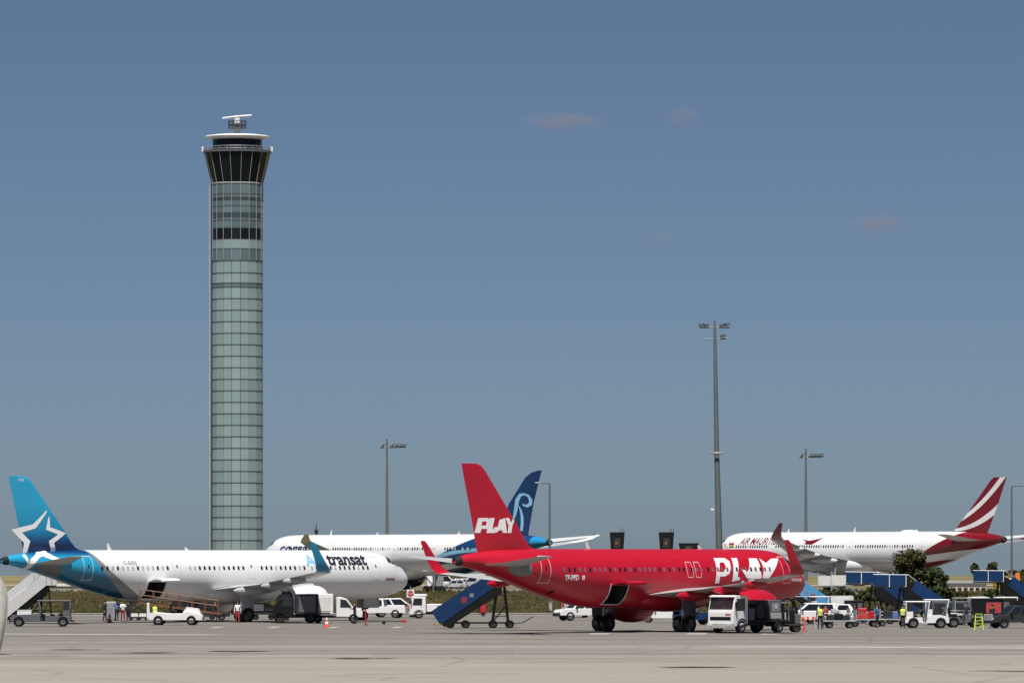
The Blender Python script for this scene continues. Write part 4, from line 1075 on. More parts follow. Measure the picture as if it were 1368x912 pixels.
# ------------------------------------------------------------------ trees, grass
n = Nodes('leaf_green'); oi = n.new('ShaderNodeObjectInfo'); c = n.coord()
g1 = n.noise(c, 1.1, 3.0)
n.out(n.mix(n.step(g1, .35, .68), (0.018, 0.032, 0.010), (0.062, 0.082, 0.026)), .75, spec=.25)
n.b.inputs['Subsurface Weight'].default_value = 0.0
m_leaf = n.m
n = Nodes('olive_leaf'); n.out(n.mix(n.step(n.noise(n.coord(), 1.3, 3.0), .35, .68), (0.030, 0.034, 0.010), (0.085, 0.082, 0.030)), .8, spec=.2); m_leaf2 = n.m
m_bark = mat('bark', (0.06, .045, .032), .9, var=.3)
def tree(px, base_d, top, wpx, label, leaves=2600, bushy=0.12, name='tree', size=.42, seed=1):
    rnd = random.Random(seed); d = base_d; x = GX(px, d); z0 = ground_z(x, d) - .05; H_ = GZ(top, d) - z0; W = wpx * d / FPX / 2
    t = thing(name, label, 'tree' if 'tree' in label else 'bush', (x, d, z0))
    tr = MB().tube([(0, 0, 0), (.05, 0, H_ * .3), (-.06, .05, H_ * .6), (0, 0, H_ * .9)], [.22, .17, .11, .03], 8)
    clumps = []
    for k in range(24):
        a = rnd.uniform(0, 6.28); zz = H_ * rnd.uniform(bushy + .12, .88); rr = W * rnd.uniform(.30, .86) * math.sqrt(max(.1, 1 - ((zz / H_ - .45) / .62) ** 2))
        c_ = Vector((rr * math.cos(a), rr * math.sin(a), zz)); clumps.append((c_, W * rnd.uniform(.16, .36)))
        tr.tube([(0, 0, zz * .6), (c_.x * .5, c_.y * .5, zz * .82), tuple(c_)], [.09, .06, .02], 6)
    for k in range(6):
        clumps.append((Vector((rnd.uniform(-.3, .3) * W, rnd.uniform(-.3, .3) * W, H_ * rnd.uniform(.25, .9))), W * rnd.uniform(.3, .45)))
    clumps.append((Vector((rnd.uniform(-.1, .1) * W, 0, H_ * .93)), W * .22))
    tr.build('trunk', m_bark, t, 60)
    mb = MB()
    for k in range(leaves):
        c_, r = rnd.choice(clumps)
        v = Vector((rnd.gauss(0, 1), rnd.gauss(0, 1), rnd.gauss(0, 1))).normalized() * r * rnd.uniform(.45, 1.08)
        p = c_ + v
        if p.z < .1: p.z = .1 + rnd.random() * .3
        nn = (v.normalized() + Vector((rnd.uniform(-.7, .7), rnd.uniform(-.7, .7), rnd.uniform(-.2, .9)))).normalized()
        a = nn.orthogonal().normalized(); b = nn.cross(a); s = size * rnd.uniform(.5, 1.15)
        th = rnd.uniform(0, 6.28); a, b = a * math.cos(th) + b * math.sin(th), b * math.cos(th) - a * math.sin(th)
        mb.add([p - a * s * .5, p + b * s * .28 + nn * .04, p + a * s * .6, p - b * s * .28 + nn * .04], [(0, 1, 2, 3)])
    o = mb.build('crown', m_leaf if seed % 3 else m_leaf2, t)
    return t
tree(1216, 655, 735, 62, 'tall leafy tree beside the blue boarding stairs', 4200, .06, seed=3, size=.5)
tree(1247, 668, 757, 44, 'shorter rounded tree right of the tall leafy tree', 2600, .02, seed=5, size=.5)
tree(1198, 650, 768, 30, 'low bush left of the tall leafy tree, behind the blue stairs', 1300, .0, 'bush', seed=9, size=.45)
tree(1372, 780, 768, 50, 'dark bush at the right edge behind the street lamp', 1800, .0, 'bush', seed=11, size=.55)
tree(1302, 1690, 752, 15, 'small round far tree on the field, left one of two', 500, .1, seed=13, size=1.1)
tree(1326.5, 1690, 751, 17, 'small round far tree on the field, right one of two', 500, .1, seed=15, size=1.1)
for i_, (px, w) in enumerate(((1342, 14), (1354, 18), (1368, 20))):
    tree(px, 1760, 762.5 - i_ * .6, w, ['far hedge tree next to the round field trees', 'far hedge tree, middle one of the hedge at right', 'far hedge tree at the right picture edge'][i_], 350, .0, seed=20 + i_, size=1.2)
for i_, (px, w, top) in enumerate(((1098, 40, 790), (1128, 44, 787), (1160, 40, 789), (1185, 36, 786), (1262, 36, 782), (1285, 30, 792), (1325, 40, 790))):
    tree(px, 575 + 9 * (i_ % 3), top, w, ['dark low bush behind the light blue stairs', 'dark low bush behind the white freight container', 'dark low bush under the leftmost blue stairs', 'dark low bush under the right one of the blue stairs', 'dark bush right of the shorter rounded tree', 'low bush in front of the pink clad shed', 'dark low bush beneath the lone blue stairs'][i_], 1100, .0, 'bush', seed=40 + i_, size=.42)
# long grass on the rise behind the service road
rnd = random.Random(4); mb = MB()
for k in range(16000):
    y = 547 + 200 * rnd.random() ** 1.6; x = rnd.uniform(-.0915, .0915) * y
    h = rnd.uniform(.15, .55) * (1.25 if rnd.random() < .12 else 1); w = rnd.uniform(.12, .4); z = ground_z(x, y) - .07
    l = rnd.uniform(-.2, .2); a = rnd.uniform(-.6, .6)
    mb.add([(x - w, y - a * w, z), (x + w, y + a * w, z), (x + l, y, z + h)], [(0, 1, 2)])
o = mb.build('long_grass', m_grass); tag(o, 'long dry grass on the low rise behind the aircraft stands', 'grass', kind='stuff')
# ------------------------------------------------------------------ ground vehicles and equipment
def spot(px, py):
    d = DY(py); return (GX(px, d), d, 0.0)
def mirror_wheels(t, xs, y, r, w=.24, rim=None):
    for x in xs:
        for s in (-1, 1): wheel(t, x, s * y, r, w, rim=rim)
def soft(o, w=.03, seg=2):
    m = o.modifiers.new('bevel', 'BEVEL'); m.width = w; m.segments = seg; m.limit_method = 'ANGLE'
    return o

def tug(label, loc, rot, m=None, cab=True, L=3.3, group=None, box=None):
    """airport baggage tractor: cab at the rear, low bonnet in front"""
    m = m or M['dwhite']; h = L / 2
    t = thing('baggage_tractor', label, 'tractor', loc, rot, group)
    W = .78
    ch = MB().prism([(-h, .38), (-h, .80), (-.35, .80), (-.30, .42), (.0, .42), (.05, .98), (h - .12, .90), (h, .74), (h, .38)], 'y', -W, W).build('body', m, t); soft(ch)
    bx('bumper', h - .02, h + .12, -W, W, .34, .52, M['dgrey'], t, .03)
    bx('tow_hitch', -h - .25, -h + .02, -.12, .12, .36, .50, M['dgrey'], t, .02)
    for s in (-1, 1):
        MB().box(h - .01, h + .03, s * .52 - .11, s * .52 + .11, .58, .74, c=.02).build('headlight', M['lamp'], t)
        bx('tail_light', -h - .03, -h + .01, s * .6 - .08, s * .6 + .08, .58, .70, M['tail_light'], t)
    bx('seat', -h + .35, -h + .95, -.45, .45, .80, 1.02, M['black'], t, .05); bx('seat_back', -h + .28, -h + .42, -.45, .45, 1.0, 1.48, M['black'], t, .05)
    MB().tube([(.02, .25, .95), (-.22, .25, 1.15)], .03, 6).tube([(-.22 + .18 * math.sin(a) * .5, .25 + .18 * math.cos(a), 1.15 + .18 * math.sin(a) * .8) for a in [k * math.pi / 6 for k in range(13)]], .02, 5).build('steering_wheel', M['black'], t)
    if cab:
        bx('roof', -h + .02, .28, -W, W, 1.93, 2.03, m, t, .04)
        for s in (-1, 1):
            for x0, x1 in ((-h + .08, -h + .08), (.18, .02)):
                MB().tube([(x1, s * (W - .05), .8), (x0, s * (W - .05), 1.95)], .045, 6).build('cab_post', m, t)
            bx('side_panel', -h + .10, -h + .60, s * (W - .05) - .015, s * (W - .05) + .015, .8, 1.25, m, t)
            bx('side_glass', -h + .12, -h + .58, s * (W - .05) - .008, s * (W - .05) + .008, 1.25, 1.90, M['glass'], t)
        MB().add([(.03, -W + .1, 1.0), (.03, W - .1, 1.0), (.17, W - .1, 1.90), (.17, -W + .1, 1.90), (.0, -W + .1, 1.0), (.0, W - .1, 1.0), (.14, W - .1, 1.90), (.14, -W + .1, 1.90)], [(0, 1, 2, 3), (4, 7, 6, 5), (0, 4, 5, 1), (2, 6, 7, 3), (0, 3, 7, 4), (1, 5, 6, 2)]).build('windscreen', M['glass'], t)
        bx('rear_glass', -h + .04, -h + .07, -W + .12, W - .12, 1.15, 1.88, M['glass'], t)
    mirror_wheels(t, (-h + .62, h - .62), W - .06, .40, .26)
    if box: bx('load_box', -h + .1, -h + 1.4, -W + .05, W - .05, .82, 1.5, box, t, .03)
    return t

def car(label, loc, rot, m=None, kind='hatch', bar=None, group=None):
    m = m or M['white']
    t = thing('pickup_truck' if kind == 'pickup' else 'parked_car', label, 'pickup' if kind == 'pickup' else 'car', loc, rot, group)
    D_ = {'hatch': (4.1, .86, [(-2.02, .32), (-2.05, .75), (-1.98, .95), (.95, .93), (1.80, .78), (2.03, .62), (2.05, .32)], [(-1.95, .93), (-1.62, 1.44), (.20, 1.48), (1.08, .90)], .31),
          'suv': (4.5, .90, [(-2.22, .38), (-2.25, .9), (-2.18, 1.08), (1.02, 1.07), (2.0, .95), (2.23, .72), (2.25, .38)], [(-2.15, 1.06), (-1.92, 1.66), (.30, 1.70), (1.15, 1.05)], .36),
          'pickup': (5.0, .90, [(-2.5, .45), (-2.5, .98), (-.55, .98), (-.5, 1.0), (1.25, 1.0), (2.3, .92), (2.48, .7), (2.5, .45)], [(-.62, .98), (-.50, 1.68), (.65, 1.72), (1.42, .98)], .38),
          'van': (5.2, .98, [(-2.6, .4), (-2.6, 1.1), (-2.6, 1.2), (1.7, 1.15), (2.4, 1.0), (2.58, .8), (2.6, .4)], [(-2.58, 1.18), (-2.5, 2.25), (1.0, 2.30), (2.0, 1.12)], .36)}[kind]
    L, W, low, top, r = D_
    b = MB().prism(low, 'y', -W, W).build('body', m, t); soft(b, .06, 3)
    n = len(top); k = .84
    tp = [(x, z) for x, z in top]
    g = MB(); zb, zt = min(z for _, z in top), max(z for _, z in top)
    def wy(z): return W * (1 - (1 - k) * (z - zb) / (zt - zb)) - .015
    g.add([(x, -wy(z), z) for x, z in tp] + [(x, wy(z), z) for x, z in tp], [list(range(n)), list(range(n, 2 * n))[::-1]] + [(i, (i + 1) % n, (i + 1) % n + n, i + n) for i in range(n)])
    cabn = g.build('cabin', m, t); soft(cabn, .05, 3)
    # glazing panels standing just proud of the cabin
    def lerp(a, b_, u): return (a[0] + (b_[0] - a[0]) * u, a[1] + (b_[1] - a[1]) * u)
    A, B, C_, D2 = tp
    for s in (-1, 1):
        parts = ((.12, .50), (.56, .93)) if kind not in ('van',) else ((.62, .95),)
        if kind == 'pickup': parts = ((.1, .45), (.52, .92))
        for u0, u1 in parts:
            p = [lerp(lerp(A, D2, u0), lerp(B, C_, u0), .10), lerp(lerp(A, D2, u1), lerp(B, C_, u1), .10), lerp(lerp(A, D2, u1), lerp(B, C_, u1), .86), lerp(lerp(A, D2, u0), lerp(B, C_, u0), .86)]
            MB().add([(x, s * (wy(z) + .012), z) for x, z in p] + [(x, s * (wy(z) - .03), z) for x, z in p], [(0, 1, 2, 3), (4, 7, 6, 5), (0, 4, 5, 1), (1, 5, 6, 2), (2, 6, 7, 3), (3, 7, 4, 0)]).build('side_window', M['glass'], t)
        bx('headlight', low[-2][0] - .12, low[-2][0] + .04, s * (W - .22) - .16, s * (W - .22) + .16, low[-2][1] - .10, low[-2][1] + .08, M['lamp'], t, .03)
        bx('tail_light', low[1][0] - .03, low[1][0] + .1, s * (W - .14) - .1, s * (W - .14) + .1, low[1][1] - .12, low[1][1] + .16, M['tail_light'], t, .02)
        bx('mirror', top[3][0] - .45, top[3][0] - .30, s * (W + .02) - .09, s * (W + .02) + .13 * (s > 0) + .02, zb + .02, zb + .18, M['black'], t, .03)
    for a, b_, nm in ((D2, C_, 'windscreen'), (A, B, 'rear_window')):
        if kind == 'van' and nm == 'rear_window': continue
        p0, p1 = lerp(a, b_, .12), lerp(a, b_, .90); dx = .02 if nm == 'windscreen' else -.02
        MB().add([(p0[0] + dx, -wy(p0[1]) + .1, p0[1]), (p0[0] + dx, wy(p0[1]) - .1, p0[1]), (p1[0] + dx, wy(p1[1]) - .08, p1[1]), (p1[0] + dx, -wy(p1[1]) + .08, p1[1]), (p0[0] - dx, -wy(p0[1]) + .1, p0[1]), (p0[0] - dx, wy(p0[1]) - .1, p0[1]), (p1[0] - dx, wy(p1[1]) - .08, p1[1]), (p1[0] - dx, -wy(p1[1]) + .08, p1[1])], [(0, 1, 2, 3), (4, 7, 6, 5), (0, 4, 5, 1), (1, 5, 6, 2), (2, 6, 7, 3), (3, 7, 4, 0)]).build(nm, M['glass'], t)
    bx('front_bumper', low[-1][0] - .05, low[-1][0] + .06, -W + .05, W - .05, low[-1][1] - .08, low[-1][1] + .20, M['dgrey'], t, .03)
    bx('number_plate', low[0][0] - .07, low[0][0] - .03, -.26, .26, low[0][1] + .18, low[0][1] + .30, M['lamp'], t)
    mirror_wheels(t, (-L * .32, L * .32), W - .10, r, .22)
    if bar: bx('light_bar', -.5, -.2, -W * .6, W * .6, zt + .005, zt + .14, M[bar], t, .03)
    return t

def suitcase(px, py, z, label, m, w=.65, h=.45, dpt=.3, rot=0.0, d=None):
    loc = spot(px, py); dd = d or loc[1]
    t = thing('suitcase', label, 'suitcase', (GX(px, dd), dd, z), rot, 'suitcases on the baggage carts')
    s_ = bx('shell', -w / 2, w / 2, -dpt / 2, dpt / 2, .0, h, m, t, .06)
    bx('handle', -.10, .10, -.02, .02, h + .001, h + .04, M['black'], t, .01)
    bx('zip', -w / 2 - .004, w / 2 + .004, -.012, .012, .06, h - .06, M['black'], t)
    return t
def cart(label, loc, rot, L=3.2, m=None, rails=True, roof=False):
    t = thing('baggage_cart', label, 'cart', loc, rot); h = L / 2; m = m or M['steel']
    bx('deck', -h, h, -.75, .75, .48, .58, m, t, .02)
    for x in (-h, h - .05):
        bx('end_frame', x, x + .05, -.75, .75, .58, 1.35 if not roof else 2.0, m, t, .01)
        if not roof:
            for s in (-1, 1): MB().tube([(x, s * .7, .5), (x, s * .7, 1.4)], .035, 6).build('corner_post', m, t)
    if roof: bx('roof', -h - .05, h + .05, -.8, .8, 2.0, 2.06, M['lgrey'], t, .02)
    if rails:
        for z in (.85, 1.1): MB().tube([(-h, .72, z), (h, .72, z)], .02, 5).build('side_rail', m, t)
    MB().tube([(h, 0, .45), (h + .9, 0, .30)], .035, 6).build('tow_bar', M['dgrey'], t)
    mirror_wheels(t, (-h + .5, h - .5), .62, .24, .16)
    return t

def person(label, px, py, top, legs, hairm='hair', pose=0, vest=None, rot=0.0, h=1.76, loc=None):
    """standing figure grown with a skin over joints; clothes are parts of their own"""
    key = (pose, top, legs)
    if key not in _people:
        st = .16 if pose == 1 else .04
        J = {'pel': (0, 0, .95), 'waist': (0, 0, 1.08), 'chest': (.01, 0, 1.30), 'neck': (.0, 0, 1.46), 'skull': (.02, 0, 1.60), 'crown': (.02, 0, 1.70)}
        R_ = {'pel': .155, 'waist': .135, 'chest': .165, 'neck': .058, 'skull': .095, 'crown': .075}
        E_ = [('pel', 'waist'), ('waist', 'chest'), ('chest', 'neck'), ('neck', 'skull'), ('skull', 'crown')]
        for s, nm in ((-1, 'r'), (1, 'l')):
            f = s * st
            J[nm + 'hip'] = (0, s * .10, .90); J[nm + 'knee'] = (f * .6 + .03, s * .105, .50); J[nm + 'ank'] = (f * 1.2 - (.06 if f < 0 else 0), s * .11, .09); J[nm + 'toe'] = (f * 1.2 + .16, s * .12, .045)
            R_.update({nm + 'hip': .105, nm + 'knee': .065, nm + 'ank': .048, nm + 'toe': .038})
            J[nm + 'sh'] = (0, s * .19, 1.40); R_[nm + 'sh'] = .068
            if pose == 2: el, ha = (.10, s * .25, 1.18), (.32, s * .17, 1.22)
            else: el, ha = (-f * .6, s * .25, 1.13), (-f * 1.1 + .06, s * .26, .88)
            J[nm + 'elb'] = el; J[nm + 'wri'] = ha; R_[nm + 'elb'] = .048; R_[nm + 'wri'] = .036
            dv = (Vector(ha) - Vector(el)).normalized()
            J[nm + 'palm'] = tuple(Vector(ha) + dv * .08); R_[nm + 'palm'] = .042
            J[nm + 'fin'] = tuple(Vector(ha) + dv * .17); R_[nm + 'fin'] = .020
            J[nm + 'thu'] = tuple(Vector(ha) + dv * .09 + Vector((.055, -s * .02, 0))); R_[nm + 'thu'] = .013
            E_ += [('pel', nm + 'hip'), (nm + 'hip', nm + 'knee'), (nm + 'knee', nm + 'ank'), (nm + 'ank', nm + 'toe'), ('chest', nm + 'sh'), (nm + 'sh', nm + 'elb'), (nm + 'elb', nm + 'wri'), (nm + 'wri', nm + 'palm'), (nm + 'palm', nm + 'fin'), (nm + 'palm', nm + 'thu')]
        names = list(J); me = bpy.data.meshes.new('body'); me.from_pydata([J[k] for k in names], [(names.index(a), names.index(b)) for a, b in E_], [])
        o = bpy.data.objects.new('body', me); COL.objects.link(o)
        o.modifiers.new('skin', 'SKIN'); sub = o.modifiers.new('sub', 'SUBSURF'); sub.levels = 1; sub.render_levels = 1
        for k, nm in enumerate(names):
            sv = me.skin_vertices[0].data[k]; sv.radius = (R_[nm], R_[nm] * (.78 if nm in ('pel', 'waist', 'chest') else 1)); sv.use_root = nm == 'pel'
            if nm in ('pel', 'waist', 'chest'): sv.radius = (R_[nm] * 1.0, R_[nm] * .80)
        dg = bpy.context.evaluated_depsgraph_get(); me2 = bpy.data.meshes.new_from_object(o.evaluated_get(dg))
        bpy.data.objects.remove(o); me2.name = 'body'
        me2.materials.clear()
        for mm in (M['skin'], M[top], M[legs], M['black']): me2.materials.append(mm)
        for p in me2.polygons:
            z = p.center.z; y = abs(p.center.y); p.use_smooth = True
            mi = 0
            if z < .10: mi = 3
            elif z < .98 and y < .215: mi = 2
            elif z < 1.47 and not (y > .14 and (z < .93 or (pose == 2 and p.center.x > .27))): mi = 1
            p.material_index = mi
        # hair cap
        bm = bmesh.new(); bmesh.ops.create_uvsphere(bm, u_segments=14, v_segments=10, radius=1.0)
        for v in bm.verts: v.co = Vector((v.co.x * .115 + .008, v.co.y * .10, v.co.z * .115 + 1.685))
        bmesh.ops.delete(bm, geom=[v for v in bm.verts if v.co.z < 1.655 and v.co.x > -.04 or v.co.z < 1.60], context='VERTS')
        hm = bpy.data.meshes.new('hair'); bm.to_mesh(hm); bm.free(); hm.materials.append(M['hair'])
        # waistcoat shell
        n = 16; rg = []
        for z, rx, ry in ((1.00, .160, .200), (1.12, .155, .190), (1.28, .170, .215), (1.40, .150, .215), (1.455, .090, .12)):
            rg.append([(rx * math.cos(2 * math.pi * k / n) + .005, ry * math.sin(2 * math.pi * k / n), z) for k in range(n)])
        vm = MB().loft(rg, caps=False).mesh('waistcoat', M['vest'], 60)
        _people[key] = (me2, hm, vm)
    b, hm, vm = _people[key]
    t = thing('person', label, 'person', loc or spot(px, py), rot)
    t.scale = (h / 1.76,) * 3
    obj('body', b, t); obj('hair', hm, t)
    if vest:
        v2 = vm if vest == 'vest' else vm.copy()
        if vest != 'vest': v2.materials[0] = M[vest]
        obj('waistcoat', v2, t)
        for z in (1.10, 1.24):
            n = 16; rx, ry = (.163, .198) if z < 1.2 else (.174, .213)
            MB().loft([[(rx * math.cos(2 * math.pi * k / n) + .005, ry * math.sin(2 * math.pi * k / n), z + q) for k in range(n)] for q in (0, .05)], caps=False).build('reflective_band', M['lamp'], t)
    return t
_people = {}

def cone(label, px, py, h=.75, m='pinkcone'):
    t = thing('traffic_cone', label, 'cone', spot(px, py))
    bx('base', -.24, .24, -.24, .24, 0, .05, M['red'], t, .02)
    n = 16
    def rg(a, b): return [[((.19 - .15 * u) * math.cos(2 * math.pi * k / n), (.19 - .15 * u) * math.sin(2 * math.pi * k / n), .05 + (h - .05) * u) for k in range(n)] for u in (a, b)]
    for i, (a, b) in enumerate(((0, .32), (.32, .55), (.55, .78), (.78, 1.0))):
        MB().loft(rg(a, b)).build('white_band' if i % 2 else 'red_band', M['lett'] if i % 2 else M[m], t, 40)
M['lett'] = m_lett

def stairs(label, loc, rot, m, rise=3.4, run=4.6, panel=1.15, plat=1.9, legs=True, posts='lgrey', drop=1.0, m_low=None, steps=14, emblem=None, pfrac=1.0):
    """wheeled passenger stairs; climbs along +x from the foot at the origin"""
    t = thing('passenger_stairs', label, 'stairs', loc, rot)
    W = .80; z0 = .35; a = math.atan2(rise - z0, run); m_low = m_low or M['black']
    for s in (-1, 1):
        y = s * W
        nx, nz = -math.sin(a) * panel, math.cos(a) * panel; xe, ze = run * pfrac, z0 + (rise - z0) * pfrac
        if pfrac < 1: pts = [(0, z0 - .05), (xe, ze - .05), (xe + nx, ze + nz), (nx, z0 + nz)]
        else: pts = [(0, z0 - .05), (run, rise - .05), (run, rise + panel), (run - .12, rise + panel), (nx, z0 + nz)]
        MB().prism(pts, 'y', y - .03, y + .03).build('side_panel', m, t)
        if pfrac < 1: MB().prism([(xe + .02, ze - .06), (run, rise - .05), (run, rise + panel * .5), (xe + nx * .6 + .02, ze + nz * .6)], 'y', y - .025 * s - .02, y - .025 * s + .02).build('shade_panel', m_low, t)  # dark sheet added for the shadow inside the top of the flight
        MB().prism([(.1, z0 - .07), (run, rise - .07), (run + .3, rise - .07), (run + .2, rise - drop), (.55, z0 - .28)], 'y', y - .06 * s - .05, y - .06 * s + .05).build('stringer', m_low, t)
        for k, x0 in enumerate((run + .02, run + plat * .52)):
            x1 = x0 + plat * .46
            bx('platform_panel', x0 + .06, x1, y - .03, y + .03, rise + .02, rise + panel + .05, m, t, .01)
            MB().box(x0 - .01, x0 + .055, y - .045, y + .045, rise - .05, rise + panel + .12, c=.01).build('panel_post', M[posts], t)
        MB().tube([(.05, y, z0 + panel + .02), (run - .2, y, rise + panel + .06), (run + plat, y, rise + panel + .10)], .03, 6).build('handrail', M['steel'], t)
        if emblem and s == emblem[0]:
            u = .40; zc_ = z0 + (rise - z0) * u + panel * .5
            bx('emblem', run * u - .20, run * u + .22, y + s * .032 - .006, y + s * .032 + .006, zc_ - .22, zc_ + .24, mat('faded_emblem_red', (.22, .02, .05), .6), t, .004)
            bx('emblem', run * u + .42, run * u + .72, y + s * .032 - .006, y + s * .032 + .006, zc_ + .22, zc_ + .50, mat('faded_emblem_grey', (.16, .19, .24), .6), t, .004)
        if s == -1:
            bx('notice', run + plat * .30, run + plat * .40, y - .045, y - .032, rise + .5, rise + .85, M['lett'], t)
    for k in range(steps):
        u = (k + .5) / steps
        bx('step', run * u - run / steps * .5, run * u + run / steps * .5, -W + .12, W - .12, z0 + (rise - z0) * u - .03, z0 + (rise - z0) * u + .02, M['steel'], t)
    MB().prism([(.15, z0 - .10), (run, rise - .12), (run + .2, rise - .12), (run + .1, rise - .30), (.3, z0 - .24)], 'y', -W + .13, W - .13).build('underside', m_low, t)
    bx('platform', run, run + plat, -W, W, rise - .14, rise - .02, M['dgrey'], t, .02)
    bx('foot_plate', -.45, .15, -W, W, .24, .34, M['yellow'], t, .02)
    x = run * .98
    if legs:
        for s in (-1, 1):
            for xx, x2 in ((x - .35, x + .05), (x + .85, x + .55)):
                MB().tube([(xx, s * .62, .35), (x2, s * .62, rise - .15)], .065, 8).build('support_leg', m_low, t)
            for z in (.9, 1.7, 2.5):
                if z < rise - .3: MB().tube([(x - .30, s * .62, z), (x + .75, s * .62, z)], .04, 6).build('cross_brace', m_low, t)
            MB().tube([(x - .3, s * .62, .5), (x + .7, s * .62, 1.7)], .03, 6).build('cross_brace', m_low, t)
    bx('chassis', .3, x + 1.0, -.55, .55, .34, .46, m_low, t, .02)
    mirror_wheels(t, (.75, 1.9, x - .3, x + .95), .66, .30, .2, 'dgrey')
    MB().tube([(x + 1.1, 0, .35), (x + 1.9, 0, .40), (x + 2.7, -.2, .85)], .045, 6).build('tow_bar', M['dgrey'], t)
    return t

def cab_truck(label, loc, rot, name='service_truck', L=6.6):
    """flat-fronted lorry cab and chassis; +x is forward"""
    t = thing(name, label, 'truck', loc, rot); f = L / 2; W = 1.12
    cb = MB().prism([(f - 1.75, .62), (f - 1.75, 2.62), (f - .30, 2.66), (f - .06, 1.72), (f, 1.45), (f, .55), (f - .15, .45)], 'y', -W, W).build('cab', M['white'], t); soft(cb, .07, 3)
    MB().add([(f - .045, -W + .09, 1.66), (f - .045, W - .09, 1.66), (f - .255, W - .12, 2.50), (f - .255, -W + .12, 2.50), (f - .09, -W + .09, 1.64), (f - .09, W - .09, 1.64), (f - .30, W - .12, 2.48), (f - .30, -W + .12, 2.48)], [(0, 1, 2, 3), (4, 7, 6, 5), (0, 4, 5, 1), (1, 5, 6, 2), (2, 6, 7, 3), (3, 7, 4, 0)]).build('windscreen', M['glass'], t)
    bx('sun_visor', f - .32, f - .10, -W + .02, W - .02, 2.52, 2.60, M['white'], t, .02)
    bx('grille', f - .02, f + .02, -W + .2, W - .2, .92, 1.16, M['black'], t, .01)
    bx('badge', f + .003, f + .025, .45, .90, 1.28, 1.36, M['red'], t)
    bx('bumper', f - .12, f + .12, -W, W, .35, .72, M['lgrey'], t, .04)
    for s in (-1, 1):
        bx('headlight', f + .10, f + .14, s * .82 - .18, s * .82 + .18, .50, .66, M['lamp'], t, .02)
        MB().prism([(f - 1.35, 1.58), (f - .32, 1.58), (f - .45, 2.42), (f - 1.35, 2.42)], 'y', s * W - .012, s * W + .012).build('side_window', M['glass'], t)
        dd = MB().prism([(f - 1.45, .9), (f - .22, .9), (f - .22, 1.55), (f - 1.45, 1.55)], 'y', s * W - .006, s * W + .006).build('door', M['white'], t)
        bx('handle', f - 1.38, f - 1.2, s * (W + .012) - .012, s * (W + .012) + .012, 1.42, 1.46, M['black'], dd)
        bx('mirror', f - .22, f - .08, s * (W + .18) - .08, s * (W + .18) + .08, 1.75, 2.20, M['black'], t, .03)
        wheel(t, f - 1.0, s * .98, .46, .28); wheel(t, -f + 1.3, s * .95, .46, .4)
        MB().tube([(f - 1.55 + .55 - .55 * math.cos(a), s * (W + .005), .46 + .56 * math.sin(a)) for a in [math.pi * k / 8 for k in range(9)]], .05, 6).build('wheel_arch', M['dgrey'], t)
    bx('chassis', -f, f - 1.6, -.45, .45, .52, .78, M['dgrey'], t, .03)
    bx('rear_bumper', -f - .05, -f + .05, -W, W, .42, .56, M['dgrey'], t, .02)
    return t
# ------------------------------------------------------------------ what stands around the aircraft
# --- left stand, under and around the white jet with the star
d = 318.0
t = thing('boom_cover', 'pale grey curved cover of a service boom cut off by left picture edge', 'equipment', (GX(-10, d), d, 0))
kx = d / FPX; o0 = GX(-10, d)
rg = []
for px, py, w in ((-24, 876, 5.0), (-12, 876, 10.0), (-8, 850, 12.5), (-5, 825, 14.0), (-4.5, 800, 15.0), (-6, 785, 13.5), (-10, 770, 10), (-14, 762, 6)):
    c_ = Vector((GX(px, d) - o0, 0, GZ(py, d))); ww = w * kx
    rg.append([(c_.x + ww * math.cos(2 * math.pi * k / 16), .5 * math.sin(2 * math.pi * k / 16), max(0.0, c_.z)) for k in range(16)])
MB().loft(rg[1:]).build('shell', mat('weathered_grey_canvas', (0.52, .51, .48), .85, var=.2, scale=1.2, dirt=.3), t, 50)
MB().tube([(r[0][0] + .01, -.05, r[0][2]) for r in rg[1:-1]], .035, 6).build('edge_trim', M['lgrey'], t)
MB().tube([(rg[1][4][0], -.52, .02), (rg[4][4][0] + .05, -.53, rg[4][4][2]), (rg[6][4][0], -.5, rg[6][4][2])], .05, 6).build('strap', M['dgrey'], t)

stairs('white wheeled stairs behind the bright blue tail', (GX(0, 482), 482, 0), R(44), M['white'], 3.0, 4.2, 1.0, 1.2, drop=.8)
tug('dark grey flatbed tractor with open cab under the blue tail', spot(55, 836.5), R(182), M['grey'], L=4.6, box=None)
bx_ = thing('crate', 'white crate on the dark grey tractor bed under the blue tail', 'crate', (GX(33, DY(836.5)), DY(836.5), .81))
bx('box', -.55, .55, -.4, .4, 0, .42, M['white'], bx_, .03); bx('lid', -.57, .57, -.42, .42, .421, .47, M['dwhite'], bx_, .01)
person('person in dark clothes walking beside the dark grey tractor', 92, 829, 'navy', 'navy', pose=1, rot=R(20))
person('person in dark jacket, leftmost of the group under the blue tail', 140, 830, 'navy', 'navy', pose=0, rot=R(-30))
person('person in blue shirt amid the group under the blue tail', 156, 829, 'bshirt', 'navy', pose=2, rot=R(-100))
person('person in white shirt with red trousers under the blue tail', 164, 830, 'shirt', 'rshirt', pose=2, rot=R(-60))
person('person in dark clothes at right end of the group under the blue tail', 171.5, 829.5, 'navy', 'navy', pose=0, rot=R(90))
cone('traffic cone in front of the group of people under the blue tail', 146.5, 831)
t = thing('equipment_cabinet', 'grey metal cabinet amid the people under the blue tail', 'cabinet', spot(149, 827.5))
bx('case', -.42, .42, -.3, .3, .12, 1.55, M['lgrey'], t, .03); bx('door', -.36, .36, -.325, -.302, .25, 1.45, M['steel'], t, .01)
for s in (-1, 1): wheel(t, s * .3, -.2, .12, .08)
